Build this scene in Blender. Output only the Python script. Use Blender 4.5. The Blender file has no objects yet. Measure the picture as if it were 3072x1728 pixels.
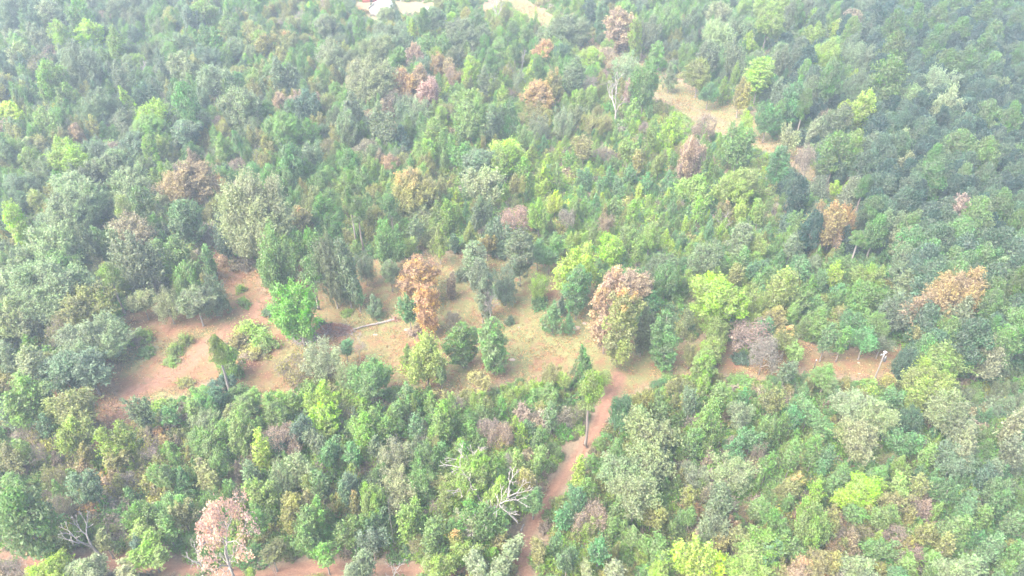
import bpy, math, random
import numpy as np
R = math.radians
sc = bpy.context.scene
# ------------------------------------------------------------------ camera
CAM_H = 100.0
PITCH = 37.3                      # degrees below the horizon
FPX = 2389.0                      # focal length in photo pixels (3072 wide)
cam_data = bpy.data.cameras.new('camera'); cam = bpy.data.objects.new('camera', cam_data)
sc.collection.objects.link(cam); sc.camera = cam
cam.location = (0, 0, CAM_H); cam.rotation_euler = (R(90 - PITCH), 0, 0)
cam_data.sensor_width = 36; cam_data.lens = 36 * FPX / 3072
cam_data.clip_start = 1; cam_data.clip_end = 8000
# ------------------------------------------------------------------ sky, sun, exposure
SUN_EL, SUN_AZ = 52, 235          # azimuth the light comes from
world = bpy.data.worlds.new('World'); sc.world = world; world.use_nodes = True
nt = world.node_tree; nt.nodes.clear()
sky = nt.nodes.new('ShaderNodeTexSky'); sky.sky_type = 'NISHITA'; sky.sun_disc = False
sky.sun_elevation = R(SUN_EL); sky.sun_rotation = R(SUN_AZ); sky.air_density = 0.8; sky.dust_density = 6.0; sky.ozone_density = 0.6
bg = nt.nodes.new('ShaderNodeBackground'); bg.inputs[1].default_value = 0.15
wo = nt.nodes.new('ShaderNodeOutputWorld')
nt.links.new(sky.outputs[0], bg.inputs[0]); nt.links.new(bg.outputs[0], wo.inputs[0])
sl = bpy.data.lights.new('sun', 'SUN'); sl.energy = 1.3; sl.angle = R(45); sl.color = (1.0, 0.94, 0.82)
so = bpy.data.objects.new('sun', sl); sc.collection.objects.link(so); so.location = (0, 0, 200)
a = R(SUN_AZ)
from mathutils import Vector
sdir = Vector((math.sin(a) * math.cos(R(SUN_EL)), math.cos(a) * math.cos(R(SUN_EL)), math.sin(R(SUN_EL))))
so.rotation_euler = sdir.to_track_quat('Z', 'Y').to_euler()
sc.view_settings.view_transform = 'Standard'; sc.view_settings.look = 'None'
sc.view_settings.gamma = 1; sc.view_settings.exposure = 2.42
HAZE_DENSITY = 0.00055
# ------------------------------------------------------------------ projection helpers
CT, ST = math.cos(R(PITCH)), math.sin(R(PITCH))
def ray(u, v):
    x = (u - 1536) / FPX; y = -(v - 864) / FPX
    return np.array((x, CT + y * ST, -ST + y * CT))
def at(u, v, z=0.0):
    d = ray(u, v); t = (z - CAM_H) / d[2]
    return np.array((d[0] * t, d[1] * t, z))
def proj(p):
    x, y, z = p[0], p[1], p[2] - CAM_H
    dep = y * CT - z * ST
    return 1536 + FPX * x / dep, 864 - FPX * (y * ST + z * CT) / dep, dep
# ------------------------------------------------------------------ materials
def newmat(name):
    m = bpy.data.materials.new(name); m.use_nodes = True; m.node_tree.nodes.clear(); return m
def N(nt, t, **k):
    n = nt.nodes.new(t)
    for a_, b_ in k.items(): setattr(n, a_, b_)
    return n
def foliage_mat(name, stuff=False, transl=0.52):
    m = newmat(name); nt = m.node_tree; L = nt.links.new
    out = N(nt, 'ShaderNodeOutputMaterial')
    if stuff:
        ca = N(nt, 'ShaderNodeAttribute', attribute_type='INSTANCER', attribute_name='tint')
        col, alpha = ca.outputs['Color'], None
    else:
        ca = N(nt, 'ShaderNodeObjectInfo'); col, alpha = ca.outputs['Color'], ca.outputs['Alpha']
    lv = N(nt, 'ShaderNodeAttribute', attribute_name='lv')      # x: leaf value, y: bough value, z: height in crown
    sep = N(nt, 'ShaderNodeSeparateXYZ'); L(lv.outputs['Vector'], sep.inputs[0])
    base = col
    if alpha is not None:                                        # turning leaves high in the crown
        s1 = N(nt, 'ShaderNodeMath', operation='MULTIPLY_ADD'); L(sep.outputs[1], s1.inputs[0]); s1.inputs[1].default_value = .45
        s0 = N(nt, 'ShaderNodeMath', operation='MULTIPLY'); L(sep.outputs[2], s0.inputs[0]); s0.inputs[1].default_value = .7; L(s0.outputs[0], s1.inputs[2])
        s2 = N(nt, 'ShaderNodeMath', operation='MULTIPLY'); L(alpha, s2.inputs[0]); s2.inputs[1].default_value = 1.2
        s3 = N(nt, 'ShaderNodeMath', operation='SUBTRACT'); L(s1.outputs[0], s3.inputs[0]); L(s2.outputs[0], s3.inputs[1])
        s4 = N(nt, 'ShaderNodeMath', operation='MULTIPLY', use_clamp=True); L(s3.outputs[0], s4.inputs[0]); s4.inputs[1].default_value = 5.0
        mx = N(nt, 'ShaderNodeMix', data_type='RGBA'); L(s4.outputs[0], mx.inputs[0]); L(col, mx.inputs[6]); mx.inputs[7].default_value = (0.42, 0.25, 0.15, 1)
        base = mx.outputs[2]
    # hue: some leaves yellower, some boughs duller
    hs = N(nt, 'ShaderNodeHueSaturation'); L(base, hs.inputs['Color'])
    h1 = N(nt, 'ShaderNodeMapRange'); L(sep.outputs[0], h1.inputs[0]); h1.inputs[3].default_value = 0.47; h1.inputs[4].default_value = 0.505
    h2 = N(nt, 'ShaderNodeMath', operation='MULTIPLY_ADD'); L(sep.outputs[1], h2.inputs[0]); h2.inputs[1].default_value = 0.03; L(h1.outputs[0], h2.inputs[2]); L(h2.outputs[0], hs.inputs['Hue'])
    s_ = N(nt, 'ShaderNodeMapRange'); L(sep.outputs[1], s_.inputs[0]); s_.inputs[3].default_value = 0.8; s_.inputs[4].default_value = 1.2
    L(s_.outputs[0], hs.inputs['Saturation'])
    av = N(nt, 'ShaderNodeMath', operation='MULTIPLY_ADD'); L(sep.outputs[0], av.inputs[0]); av.inputs[1].default_value = 0.72; av.inputs[2].default_value = 0.56
    a2 = N(nt, 'ShaderNodeMath', operation='MULTIPLY_ADD'); L(sep.outputs[1], a2.inputs[0]); a2.inputs[1].default_value = 0.40; L(av.outputs[0], a2.inputs[2])
    L(a2.outputs[0], hs.inputs['Value'])
    d = N(nt, 'ShaderNodeBsdfDiffuse'); t = N(nt, 'ShaderNodeBsdfTranslucent'); g = N(nt, 'ShaderNodeBsdfGlossy'); g.inputs['Roughness'].default_value = 0.55
    g.inputs['Color'].default_value = (0.5, 0.55, 0.55, 1)
    L(hs.outputs[0], d.inputs[0]); L(hs.outputs[0], t.inputs[0])
    m1 = N(nt, 'ShaderNodeMixShader'); m1.inputs[0].default_value = transl; L(d.outputs[0], m1.inputs[1]); L(t.outputs[0], m1.inputs[2])
    m2 = N(nt, 'ShaderNodeMixShader'); m2.inputs[0].default_value = 0.05; L(m1.outputs[0], m2.inputs[1]); L(g.outputs[0], m2.inputs[2])
    L(m2.outputs[0], out.inputs[0]); return m
def bark_mat(name, c1, c2, scale=2.0):
    m = newmat(name); nt = m.node_tree; L = nt.links.new
    out = N(nt, 'ShaderNodeOutputMaterial'); b = N(nt, 'ShaderNodeBsdfPrincipled'); b.inputs['Roughness'].default_value = 0.9
    tc = N(nt, 'ShaderNodeTexCoord'); no = N(nt, 'ShaderNodeTexNoise'); no.inputs['Scale'].default_value = scale; no.inputs['Detail'].default_value = 5
    mp = N(nt, 'ShaderNodeMapping'); mp.inputs['Scale'].default_value = (3, 3, 0.6)
    L(tc.outputs['Object'], mp.inputs[0]); L(mp.outputs[0], no.inputs[0])
    r = N(nt, 'ShaderNodeValToRGB'); r.color_ramp.elements[0].position = 0.35; r.color_ramp.elements[1].position = 0.7
    r.color_ramp.elements[0].color = (*c1, 1); r.color_ramp.elements[1].color = (*c2, 1)
    L(no.outputs[0], r.inputs[0]); L(r.outputs[0], b.inputs['Base Color'])
    bp = N(nt, 'ShaderNodeBump'); bp.inputs['Strength'].default_value = 0.5; L(no.outputs[0], bp.inputs['Height']); L(bp.outputs[0], b.inputs['Normal'])
    L(b.outputs[0], out.inputs[0]); return m
M_LEAF = foliage_mat('leaves'); M_LEAFI = foliage_mat('leaves_mass', stuff=True)
M_BARK = bark_mat('bark', (0.13, 0.105, 0.09), (0.30, 0.26, 0.23))
M_PALE = bark_mat('pale_bark', (0.15, 0.135, 0.125), (0.31, 0.28, 0.26))
M_DEAD = bark_mat('weathered_wood', (0.20, 0.18, 0.165), (0.43, 0.395, 0.37))
M_TWIG = bark_mat('twigs', (0.20, 0.165, 0.145), (0.33, 0.28, 0.25))
# ------------------------------------------------------------------ mesh accumulator
class MB:
    def __init__(s): s.v = []; s.f4 = []; s.m = []; s.a = []; s.n = 0
    def quads(s, V, F, mat, att):
        V = np.asarray(V, float).reshape(-1, 3); F = np.asarray(F, int).reshape(-1, 4)
        s.v.append(V); s.f4.append(F + s.n); s.m.append(np.full(len(F), mat)); s.a.append(np.asarray(att, float).reshape(-1, 3)); s.n += len(V)
    def leaves(s, P, Nn, size, lv, rng, aspect=0.62, mat=0):
        n = len(P); Nn = Nn / (np.linalg.norm(Nn, axis=1, keepdims=True) + 1e-9)
        T = rng.normal(size=(n, 3)); T -= Nn * np.sum(T * Nn, 1, keepdims=True); T /= np.linalg.norm(T, axis=1, keepdims=True) + 1e-9
        B = np.cross(Nn, T); sz = (size * rng.uniform(0.65, 1.3, n))[:, None] * 0.5
        V = np.stack([P + T * sz, P + B * sz * aspect + T * sz * .1, P - T * sz, P - B * sz * aspect + T * sz * .1], 1).reshape(-1, 3)
        F = np.arange(4 * n).reshape(n, 4)
        s.quads(V, F, mat, np.repeat(lv, 4, axis=0))
    def tube(s, pts, rad, k=6, mat=1):
        pts = np.asarray(pts, float); m = len(pts)
        d = np.gradient(pts, axis=0); d /= np.linalg.norm(d, axis=1, keepdims=True) + 1e-9
        ref = np.array((0.31, 0.95, 0.05)); A = np.cross(d, ref); A /= np.linalg.norm(A, axis=1, keepdims=True) + 1e-9; B = np.cross(d, A)
        an = np.arange(k) * 2 * np.pi / k
        V = pts[:, None] + (np.cos(an)[None, :, None] * A[:, None] + np.sin(an)[None, :, None] * B[:, None]) * np.asarray(rad)[:, None, None]
        F = []
        for i in range(m - 1):
            for j in range(k):
                F.append((i * k + j, i * k + (j + 1) % k, (i + 1) * k + (j + 1) % k, (i + 1) * k + j))
        if k == 4: F.append(((m-1)*k, (m-1)*k+1, (m-1)*k+2, (m-1)*k+3))
        elif k % 2 == 0:
            for j in range(1, k - 1, 2): F.append(((m-1)*k, (m-1)*k+j, (m-1)*k+j+1, (m-1)*k+(j+2) % k) if j + 2 < k else ((m-1)*k, (m-1)*k+j, (m-1)*k+j+1, (m-1)*k+j+1))
            F = [q for q in F if len(set(q)) == 4]
        s.quads(V.reshape(-1, 3), F, mat, np.full((m * k, 3), .5))
    def box(s, c, size, mat=0, rz=0.0, att=.5):
        x, y, z = np.array(size) / 2; V = np.array([(i * x, j * y, k * z) for k in (-1, 1) for i, j in ((-1, -1), (1, -1), (1, 1), (-1, 1))])
        ca, sa = math.cos(rz), math.sin(rz); V = V @ np.array(((ca, sa, 0), (-sa, ca, 0), (0, 0, 1))) + np.array(c)
        s.quads(V, [(3, 2, 1, 0), (4, 5, 6, 7), (0, 1, 5, 4), (1, 2, 6, 5), (2, 3, 7, 6), (3, 0, 4, 7)], mat, np.full((8, 3), att))
    def mesh(s, name, mats):
        V = np.concatenate(s.v); F = np.concatenate(s.f4); me = bpy.data.meshes.new(name)
        me.vertices.add(len(V)); me.vertices.foreach_set('co', V.ravel().astype(np.float32))
        me.loops.add(len(F) * 4); me.loops.foreach_set('vertex_index', F.ravel().astype(np.int32))
        me.polygons.add(len(F)); me.polygons.foreach_set('loop_start', (np.arange(len(F)) * 4).astype(np.int32))
        me.polygons.foreach_set('material_index', np.concatenate(s.m).astype(np.int32))
        at_ = me.attributes.new('lv', 'FLOAT_VECTOR', 'POINT'); at_.data.foreach_set('vector', np.concatenate(s.a).ravel().astype(np.float32))
        for m in mats: me.materials.append(m)
        me.update(calc_edges=True); return me
    def obj(s, name, mats, parent=None, loc=(0, 0, 0)):
        o = bpy.data.objects.new(name, s.mesh(name, mats)); sc.collection.objects.link(o); o.location = loc
        if parent: o.parent = parent
        return o
def unit(v): return v / (np.linalg.norm(v, axis=-1, keepdims=True) + 1e-9)
# ------------------------------------------------------------------ crown templates (origin at crown centre)
PROF = {
 'upright': lambda t: np.interp(t, (0, .12, .38, .65, .85, 1), (.45, .8, 1, .82, .5, .1)),
 'oak':    lambda t: np.sqrt(np.clip(1 - (2 * t - 0.92) ** 2 / 1.18, 0.02, 1)) ** 0.9,
 'column': lambda t: np.interp(t, (0, .12, .4, .7, .9, 1), (.45, .8, .95, 1, .7, .2)),
 'cone':   lambda t: np.interp(t, (0, .15, .3, .7, .9, 1), (.7, .98, 1, .55, .25, .04)),
 'shrub':  lambda t: np.interp(t, (0, .3, .6, .85, 1), (.95, 1, .85, .55, .15)),
}
def crown(kind, D, V, seed, leaf=0.4, cover=2.2, nl=55, lr=(0.11, 0.19), branches=True, sparse=0.0, spray=.75):
    rng = np.random.default_rng(seed); mb = MB(); pf = PROF[kind]
    ph = rng.uniform(0, 6.28, 6); amp = 0.24 if kind == 'oak' else 0.2; gap = rng.uniform(0, 6.28); gt = rng.uniform(.2, .8)
    i = np.arange(nl); t = (i + rng.uniform(0, 1, nl)) / nl
    # more lobes toward the wide part and the top
    t = np.clip(t, 0.02, 0.99); th = i * 2.399963 + rng.uniform(-.5, .5, nl)
    irr = 1 + amp * np.sin(2 * th + ph[0] + 3 * t) + amp * .8 * np.sin(3 * th + ph[1] - 5 * t) + rng.uniform(-.1, .08, nl)
    lrad = rng.uniform(lr[0], lr[1], nl) * D
    if kind in ('column', 'cone'): lrad *= np.clip(pf(t), .45, 1)
    rr = np.clip(pf(t) * D / 2 * irr - lrad * .6, 0, None) * rng.uniform(.72, 1.05, nl)
    C = np.stack([rr * np.cos(th), rr * np.sin(th), (t - .5) * (V - lrad) + rng.uniform(-.04, .04, nl) * V], 1)
    if kind == 'oak':                       # inner top lobes fill the dome
        k = nl // 4; a2 = rng.uniform(0, 6.28, k); q = rng.uniform(0, .6, k) * D / 2
        C2 = np.stack([q * np.cos(a2), q * np.sin(a2), (V / 2) * (1 - (q / (D / 2)) ** 2) * rng.uniform(.6, .95, k) - .1 * D * .5], 1)
        C = np.concatenate([C, C2]); lrad = np.concatenate([lrad, rng.uniform(lr[0], lr[1], k) * D])
    lb = rng.uniform(0, 1, len(C))
    for c, r, b in zip(C, lrad, lb):
        if rng.random() < sparse * .5: continue
        if abs((math.atan2(c[1], c[0]) - gap + np.pi) % (2 * np.pi) - np.pi) < .45 and abs(c[2] / V + .5 - gt) < .22: continue
        n = int(4 * np.pi * r * r * cover / (leaf * leaf * .31) * .42 * (1 - sparse))
        d = unit(rng.normal(size=(n, 3))); out = unit(np.array([c[0], c[1], c[2] * .6 + .35 * D * .5]))
        keep = (d @ out) > -.35; d = d[keep]; n = len(d)
        fl = np.array((1.12, 1.12, .8)) * (1 + rng.uniform(-.15, .15, 3))
        P = c + d * fl * r * (rng.uniform(.55, 1.1, n) ** .6)[:, None] + rng.normal(0, .05 * r, (n, 3))
        Nn = d * .55 + rng.normal(0, .55, (n, 3)) + np.array((0, 0, .35))
        hz = np.clip((P[:, 2] / V) + .5, 0, 1)
        mb.leaves(P, Nn, leaf, np.stack([rng.uniform(0, 1, n) ** 1.3, np.full(n, b), hz], 1), rng)
        ns = 5; sd = unit(rng.normal(size=(ns, 3)) * .8 + out * 1.1 + np.array((0, 0, .35))); m_ = max(4, int(n * .06))
        tq = rng.uniform(.75, 1.0, (ns, m_)) + np.linspace(0, spray, m_)[None]
        P = (c + sd[:, None] * (r * tq)[:, :, None]).reshape(-1, 3) + rng.normal(0, .085 * r + .05, (ns * m_, 3)); n = len(P)
        hz = np.clip((P[:, 2] / V) + .5, 0, 1)
        mb.leaves(P, np.repeat(sd, m_, 0) * .2 + rng.normal(0, .5, (n, 3)) + (0, 0, .5), leaf, np.stack([.35 + .65 * rng.uniform(0, 1, n), np.full(n, min(1, b + .15)), hz], 1), rng)
    # inner mass
    n = int(nl * 22 * (D / 8) ** 2 * (1 - sparse) * (.4 / leaf) ** 1.2 * min(1.6, V / D)); d = unit(rng.normal(size=(n, 3))); q = rng.uniform(.2, .75, n)
    tt = np.clip(rng.uniform(0.05, .9, n), 0, 1); an = rng.uniform(0, 6.28, n); ra = pf(tt) * D / 2 * q
    P = np.stack([ra * np.cos(an), ra * np.sin(an), (tt - .5) * V], 1)
    mb.leaves(P, d + np.array((0, 0, .5)), leaf * 1.3, np.stack([rng.uniform(0, .8, n), rng.uniform(.2, .8, n), tt * .8], 1), rng)
    if branches:
        base = np.array((0, 0, -V * .5)); topz = V * (.38 if kind == 'oak' else .46)
        n0 = 7; zz = np.linspace(-V * .5, topz, n0); w = np.cumsum(rng.normal(0, .018 * D, (n0, 2)), 0); w -= w[0]
        trunk = np.column_stack([w, zz]); r0 = .022 * D + .06
        mb.tube(trunk, np.linspace(r0, .03, n0), 6)
        for j in rng.choice(len(C), min(len(C), 16 if kind == 'oak' else 10), replace=False):
            c = C[j]; k = int(np.clip(np.interp(c[2] - .25 * D * .6, zz, np.arange(n0)), 0, n0 - 2)); p0 = trunk[k]
            mid = (p0 * .45 + c * .55) + np.array((0, 0, -.05 * D)) + rng.normal(0, .02 * D, 3)
            mb.tube([p0, mid, c + unit(c) * lrad[j] * .5], [r0 * .45, r0 * .28, .02], 4)
    return mb
def plume_crown(D, V, seed, npl=4, leaf=.32, cover=1.8, lobes=20, sparse=0.0, spray=1.3):
    """a crown of several upright leafy plumes of different heights around one stem"""
    rng = np.random.default_rng(seed); mb = MB(); a0 = rng.uniform(0, 6.28); tips = []
    for k in range(npl):
        an = a0 + k * 6.28 / max(1, npl - 1) + rng.uniform(-.4, .4); off = 0 if k == 0 else D * rng.uniform(.20, .31)
        pd = D * rng.uniform(.40, .56) * (1.15 if k == 0 else 1); ph_ = V * (1.0 if k == 0 else rng.uniform(.62, .95)); z0 = -V / 2 + (0 if k == 0 else V * rng.uniform(0, .12))
        ax = np.array((off * math.cos(an), off * math.sin(an))); lean = ax / (D * .5) * .12 * V; pb = rng.uniform(0, 1)
        tips.append(np.array((ax[0] + lean[0], ax[1] + lean[1], z0 + ph_ * .7)))
        nl = int(lobes * (1.3 if k == 0 else 1)); i = np.arange(nl); t = np.clip((i + rng.uniform(0, 1, nl)) / nl, .02, .98); th = i * 2.4 + rng.uniform(-.6, .6, nl)
        prof = np.interp(t, (0, .2, .45, .7, .88, 1), (.5, .85, 1, .78, .45, .08)); lr = D * rng.uniform(.055, .125, nl) * (.65 + .5 * prof)
        rr = np.clip(prof * pd / 2 - lr * .3, 0, None) * rng.uniform(.35, 1.15, nl)
        C = np.stack([ax[0] + lean[0] * t + rr * np.cos(th), ax[1] + lean[1] * t + rr * np.sin(th), z0 + t * ph_ - lr * .5], 1)
        for c, r, tt in zip(C, lr, t):
            if rng.random() < .08 + sparse * .5: continue
            b = np.clip(pb * .5 + rng.uniform(0, .5), 0, 1); out = unit(np.array([c[0] - ax[0] * .4, c[1] - ax[1] * .4, .25 * D * (tt + .2)]))
            n = int(4 * np.pi * r * r * cover / (leaf * leaf * .31) * .42 * (1 - sparse * .6)); d = unit(rng.normal(size=(n, 3))); d = d[(d @ out) > -.4]; n = len(d)
            st = np.array((1, 1, rng.uniform(.75, 1.25))) * (1 + rng.uniform(-.2, .2, 3))
            P = c + d * st * r * (rng.uniform(.45, 1.2, n) ** .6)[:, None]; hz = np.clip(P[:, 2] / V + .5, 0, 1)
            mb.leaves(P, d * .5 + rng.normal(0, .6, (n, 3)) + (0, 0, .35), leaf, np.stack([rng.uniform(0, 1, n) ** 1.3, np.full(n, b), hz], 1), rng)
            ns = 5; sd = unit(rng.normal(size=(ns, 3)) * .7 + out + np.array((0, 0, .55))); m_ = max(4, int(n * .07)); tq = rng.uniform(.75, 1.0, (ns, m_)) + np.linspace(0, spray, m_)[None]
            P = (c + sd[:, None] * (r * tq)[:, :, None]).reshape(-1, 3) + rng.normal(0, .08 * r + .05, (ns * m_, 3)); n = len(P); hz = np.clip(P[:, 2] / V + .5, 0, 1)
            mb.leaves(P, rng.normal(0, .5, (n, 3)) + (0, 0, .5), leaf * .95, np.stack([.35 + .65 * rng.uniform(0, 1, n), np.full(n, min(1, b + .12)), hz], 1), rng)
    n = int(npl * lobes * 20 * (1 - sparse)); q = rng.uniform(0, .62, n) ** .7; an = rng.uniform(0, 6.28, n); tt = rng.uniform(.04, .75, n)
    P = np.stack([q * D * .42 * np.cos(an), q * D * .42 * np.sin(an), (tt - .5) * V * .95], 1); mb.leaves(P, rng.normal(0, 1, (n, 3)), leaf * 1.25, np.stack([rng.uniform(0, .7, n), rng.uniform(.1, .7, n), tt * .8], 1), rng)
    r0 = .02 * D + .06; fork = np.array((0, 0, -V * .28)); mb.tube([(0, 0, -V * .52), fork], [r0, r0 * .85], 6)
    for tp in tips:
        mid = fork * .5 + tp * .5 + rng.normal(0, .02 * D, 3); mb.tube([fork, mid, tp], [r0 * .6, r0 * .38, .025], 5)
        for _ in range(4): e = tp * rng.uniform(.4, .9) + unit(rng.normal(size=3) + (0, 0, .4)) * D * .2; mb.tube([mid, (mid + e) / 2 + rng.normal(0, .05 * D, 3), e], [r0 * .25, .035, .018], 4)
    return mb
def pine_crown(D, V, seed, leaf=0.46):
    rng = np.random.default_rng(seed); mb = MB(); nb = 34
    n0 = 6; zz = np.linspace(-V * .5, V * .44, n0); w = np.cumsum(rng.normal(0, .02 * D, (n0, 2)), 0); w -= w[0]
    trunk = np.column_stack([w, zz]); mb.tube(trunk, np.linspace(.17, .04, n0), 6)
    for j in range(nb):
        t = ((j + rng.random()) / nb) ** .8; an = j * 2.4 + rng.uniform(-.5, .5)
        prof = np.interp(t, (0, .2, .45, .75, 1), (.6, .95, 1, .66, .1))
        L = D / 2 * prof * rng.uniform(.6, 1.05); z0 = -V * .5 + V * .94 * t
        p0 = np.array((np.interp(z0, zz, trunk[:, 0]), np.interp(z0, zz, trunk[:, 1]), z0 - .06 * V))
        e = p0 + np.array((L * np.cos(an), L * np.sin(an), .05 * V + .16 * L))
        mb.tube([p0, (p0 + e) / 2 + np.array((0, 0, -.02 * V)), e], [.07, .05, .02], 4)
        b = rng.random(); ns = 3 if L > D * .28 else 2
        for q in range(ns):
            c = p0 + (e - p0) * (1 - q * .34) + rng.normal(0, .035 * D, 3); r = D * rng.uniform(.12, .18) * (1 - .1 * q)
            n = int(r * r * 100 * (.40 / leaf) ** 2); d = unit(rng.normal(size=(n, 3)))
            P = c + d * np.array((1.05, 1.05, .72)) * r * (rng.uniform(.4, 1.1, n) ** .6)[:, None]
            hz = np.clip(P[:, 2] / V + .5, 0, 1)
            mb.leaves(P, rng.normal(0, .6, (n, 3)) + d * .5 + np.array((0, 0, .45)), leaf, np.stack([rng.uniform(0, 1, n), np.full(n, b), hz], 1), rng, aspect=.5)
    return mb
def bare(D, V, seed, depth=6, rad=.16, twig=.022, spread=.62, mat=0, trunkfrac=.3, split=(2, 3), leafy=0, leaf=.3, k=5):
    """branching wood, origin at the ground, height V"""
    rng = np.random.default_rng(seed); mb = MB(); tips = []
    def grow(p, d, L, r, dep):
        n = 4 if dep > 2 else 3; pts = [p]; dd = d.copy()
        for _ in range(n - 1):
            dd = unit(dd + rng.normal(0, .13, 3) + np.array((0, 0, .03))); pts.append(pts[-1] + dd * L / (n - 1))
        r1 = max(twig, r * .66)
        mb.tube(pts, np.linspace(r, r1, n), k if dep > 3 else (4 if dep > 1 else 3), mat)
        if dep <= 0: tips.append(pts[-1]); return
        m = rng.integers(split[0], split[1] + 1); a0 = rng.uniform(0, 6.28)
        for j in range(m):
            an = a0 + j * 6.28 / m + rng.uniform(-.5, .5); A = unit(np.cross(dd, (.3, .9, .1))); B = np.cross(dd, A)
            s = spread * rng.uniform(.6, 1.35)
            nd = unit(dd * math.cos(s) + (A * math.cos(an) + B * math.sin(an)) * math.sin(s))
            grow(pts[-1], nd, L * rng.uniform(.62, .88), r1, dep - 1)
        if dep > 1 and rng.random() < .6:
            s = rng.uniform(.7, 1.2); an = rng.uniform(0, 6.28); A = unit(np.cross(dd, (.3, .9, .1))); B = np.cross(dd, A)
            grow(pts[len(pts) // 2], unit(dd * math.cos(s) + (A * math.cos(an) + B * math.sin(an)) * math.sin(s)), L * .55, r1 * .6, dep - 2 if dep > 2 else 0)
    grow(np.zeros(3), np.array((0, 0, 1.)), V * trunkfrac, rad, depth)
    allv = np.concatenate(mb.v); mx = allv[:, 2].max(); ext = np.percentile(np.abs(allv[:, :2]), 98) * 2
    S = np.array((D / ext, D / ext, V / mx)); mb.v = [v * S for v in mb.v]
    if leafy:
        T = np.array(tips) * S; n = int(leafy); j = rng.integers(0, len(T), n)
        P = T[j] + rng.normal(0, .28, (n, 3)); bv = rng.uniform(0, 1, len(T))[j]
        mb.leaves(P, rng.normal(0, 1, (n, 3)) + np.array((0, 0, .6)), leaf, np.stack([rng.uniform(0, 1, n), bv, np.clip(P[:, 2] / V, 0, 1)], 1), rng, mat=1)
    return mb
def trunk_mesh(seed, r0=.22, r1=.14, pale=False, flare=1.5):
    rng = np.random.default_rng(seed); mb = MB(); n = 7; z = np.linspace(0, 1, n)   # unit height
    w = np.cumsum(rng.normal(0, .05, (n, 2)), 0); w -= w[0]; w -= z[:, None] * w[-1]
    r = r0 + (r1 - r0) * z; r[0] *= flare
    mb.tube(np.column_stack([w, z]), r, 8, 0)
    return mb.mesh('trunk', [M_PALE if pale else M_BARK])
T = {}        # templates: kind -> list of (mesh, D, V)
def reg(k, mb, D, V, mats, name='crown'): T.setdefault(k, []).append((mb.mesh(name, mats), D, V))
LM = [M_LEAF, M_BARK]
for s in range(7): reg('a_big', plume_crown(11, 10, 10 + s, npl=7 + s % 3, lobes=24, leaf=.34, cover=1.9), 11, 10, LM)
for s in range(8): reg('a', plume_crown(7, 6.8, 30 + s, npl=4 + s % 3, lobes=20), 7, 6.8, LM)
for s in range(2): reg('a', crown('oak', 7, 6.6, 36 + s, leaf=.32, nl=75, lr=(.07, .14), cover=2.1), 7, 6.6, LM)
for s in range(8): reg('o', plume_crown(5.6, 7.4, 130 + s, npl=2 + s % 3, lobes=26), 5.6, 7.4, LM)
for s in range(4): reg('v', plume_crown(8, 8, 40 + s, npl=6, lobes=18, leaf=.30, sparse=.5, cover=1.5), 8, 8, LM)
for s in range(6): reg('y', plume_crown(3.2, 5, 170 + s, npl=1 + s % 3, lobes=20, leaf=.27, cover=1.6, spray=1.7), 3.2, 5, LM)
for s in range(5): reg('c', crown('column', 4.6, 11, 50 + s, leaf=.31, nl=85, lr=(.09, .19), cover=2.0), 4.6, 11, LM)
for s in range(5): reg('k', crown('cone', 4.4, 7.5, 60 + s, leaf=.29, nl=62, lr=(.08, .16), cover=1.9, spray=1.1), 4.4, 7.5, LM)
for s in range(6): reg('p', pine_crown(7.5, 8, 70 + s), 7.5, 8, LM)
for s in range(5): reg('u', crown('shrub', 3.2, 2.3, 80 + s, leaf=.28, nl=30, lr=(.09, .19), branches=False, cover=1.8, spray=1.2), 3.2, 2.3, LM)
for s in range(4): reg('b', bare(7, 9, 90 + s, depth=7, rad=.13, twig=.024, leafy=260, leaf=.22), 7, 9, [M_TWIG, M_LEAF], 'branches')
for s in range(3): reg('t', bare(7, 7, 95 + s, depth=7, rad=.13, twig=.02, leafy=3600, leaf=.27, trunkfrac=.2), 7, 7, [M_TWIG, M_LEAF], 'branches')
for s in range(4): reg('d', bare(5, 10, 100 + s, depth=5, rad=.19, twig=.03, spread=.55, trunkfrac=.42, split=(1, 3)), 5, 10, [M_DEAD], 'branches')
for s in range(3): reg('w', bare(8, 9, 110 + s, depth=7, rad=.15, twig=.018, spread=.5, trunkfrac=.26), 8, 9, [M_DEAD], 'branches')
for s in range(2): reg('w_big', bare(22, 17, 140 + s, depth=6, rad=.26, twig=.03, spread=.5, trunkfrac=.14, split=(2, 2)), 22, 17, [M_DEAD], 'branches')
for s in range(3): reg('f', bare(10, 12, 150 + s, depth=5, rad=.30, twig=.045, spread=.48, trunkfrac=.2, split=(2, 2)), 10, 12, [M_DEAD], 'branches')
for s in range(2): reg('q', bare(11, 11, 160 + s, depth=7, rad=.22, twig=.028, spread=.5, trunkfrac=.25, split=(2, 2), leafy=3600, leaf=.33), 11, 11, [M_DEAD, M_LEAF], 'branches')
TR = [trunk_mesh(i) for i in range(4)]; TRP = [trunk_mesh(9 + i, pale=True) for i in range(4)]
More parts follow.
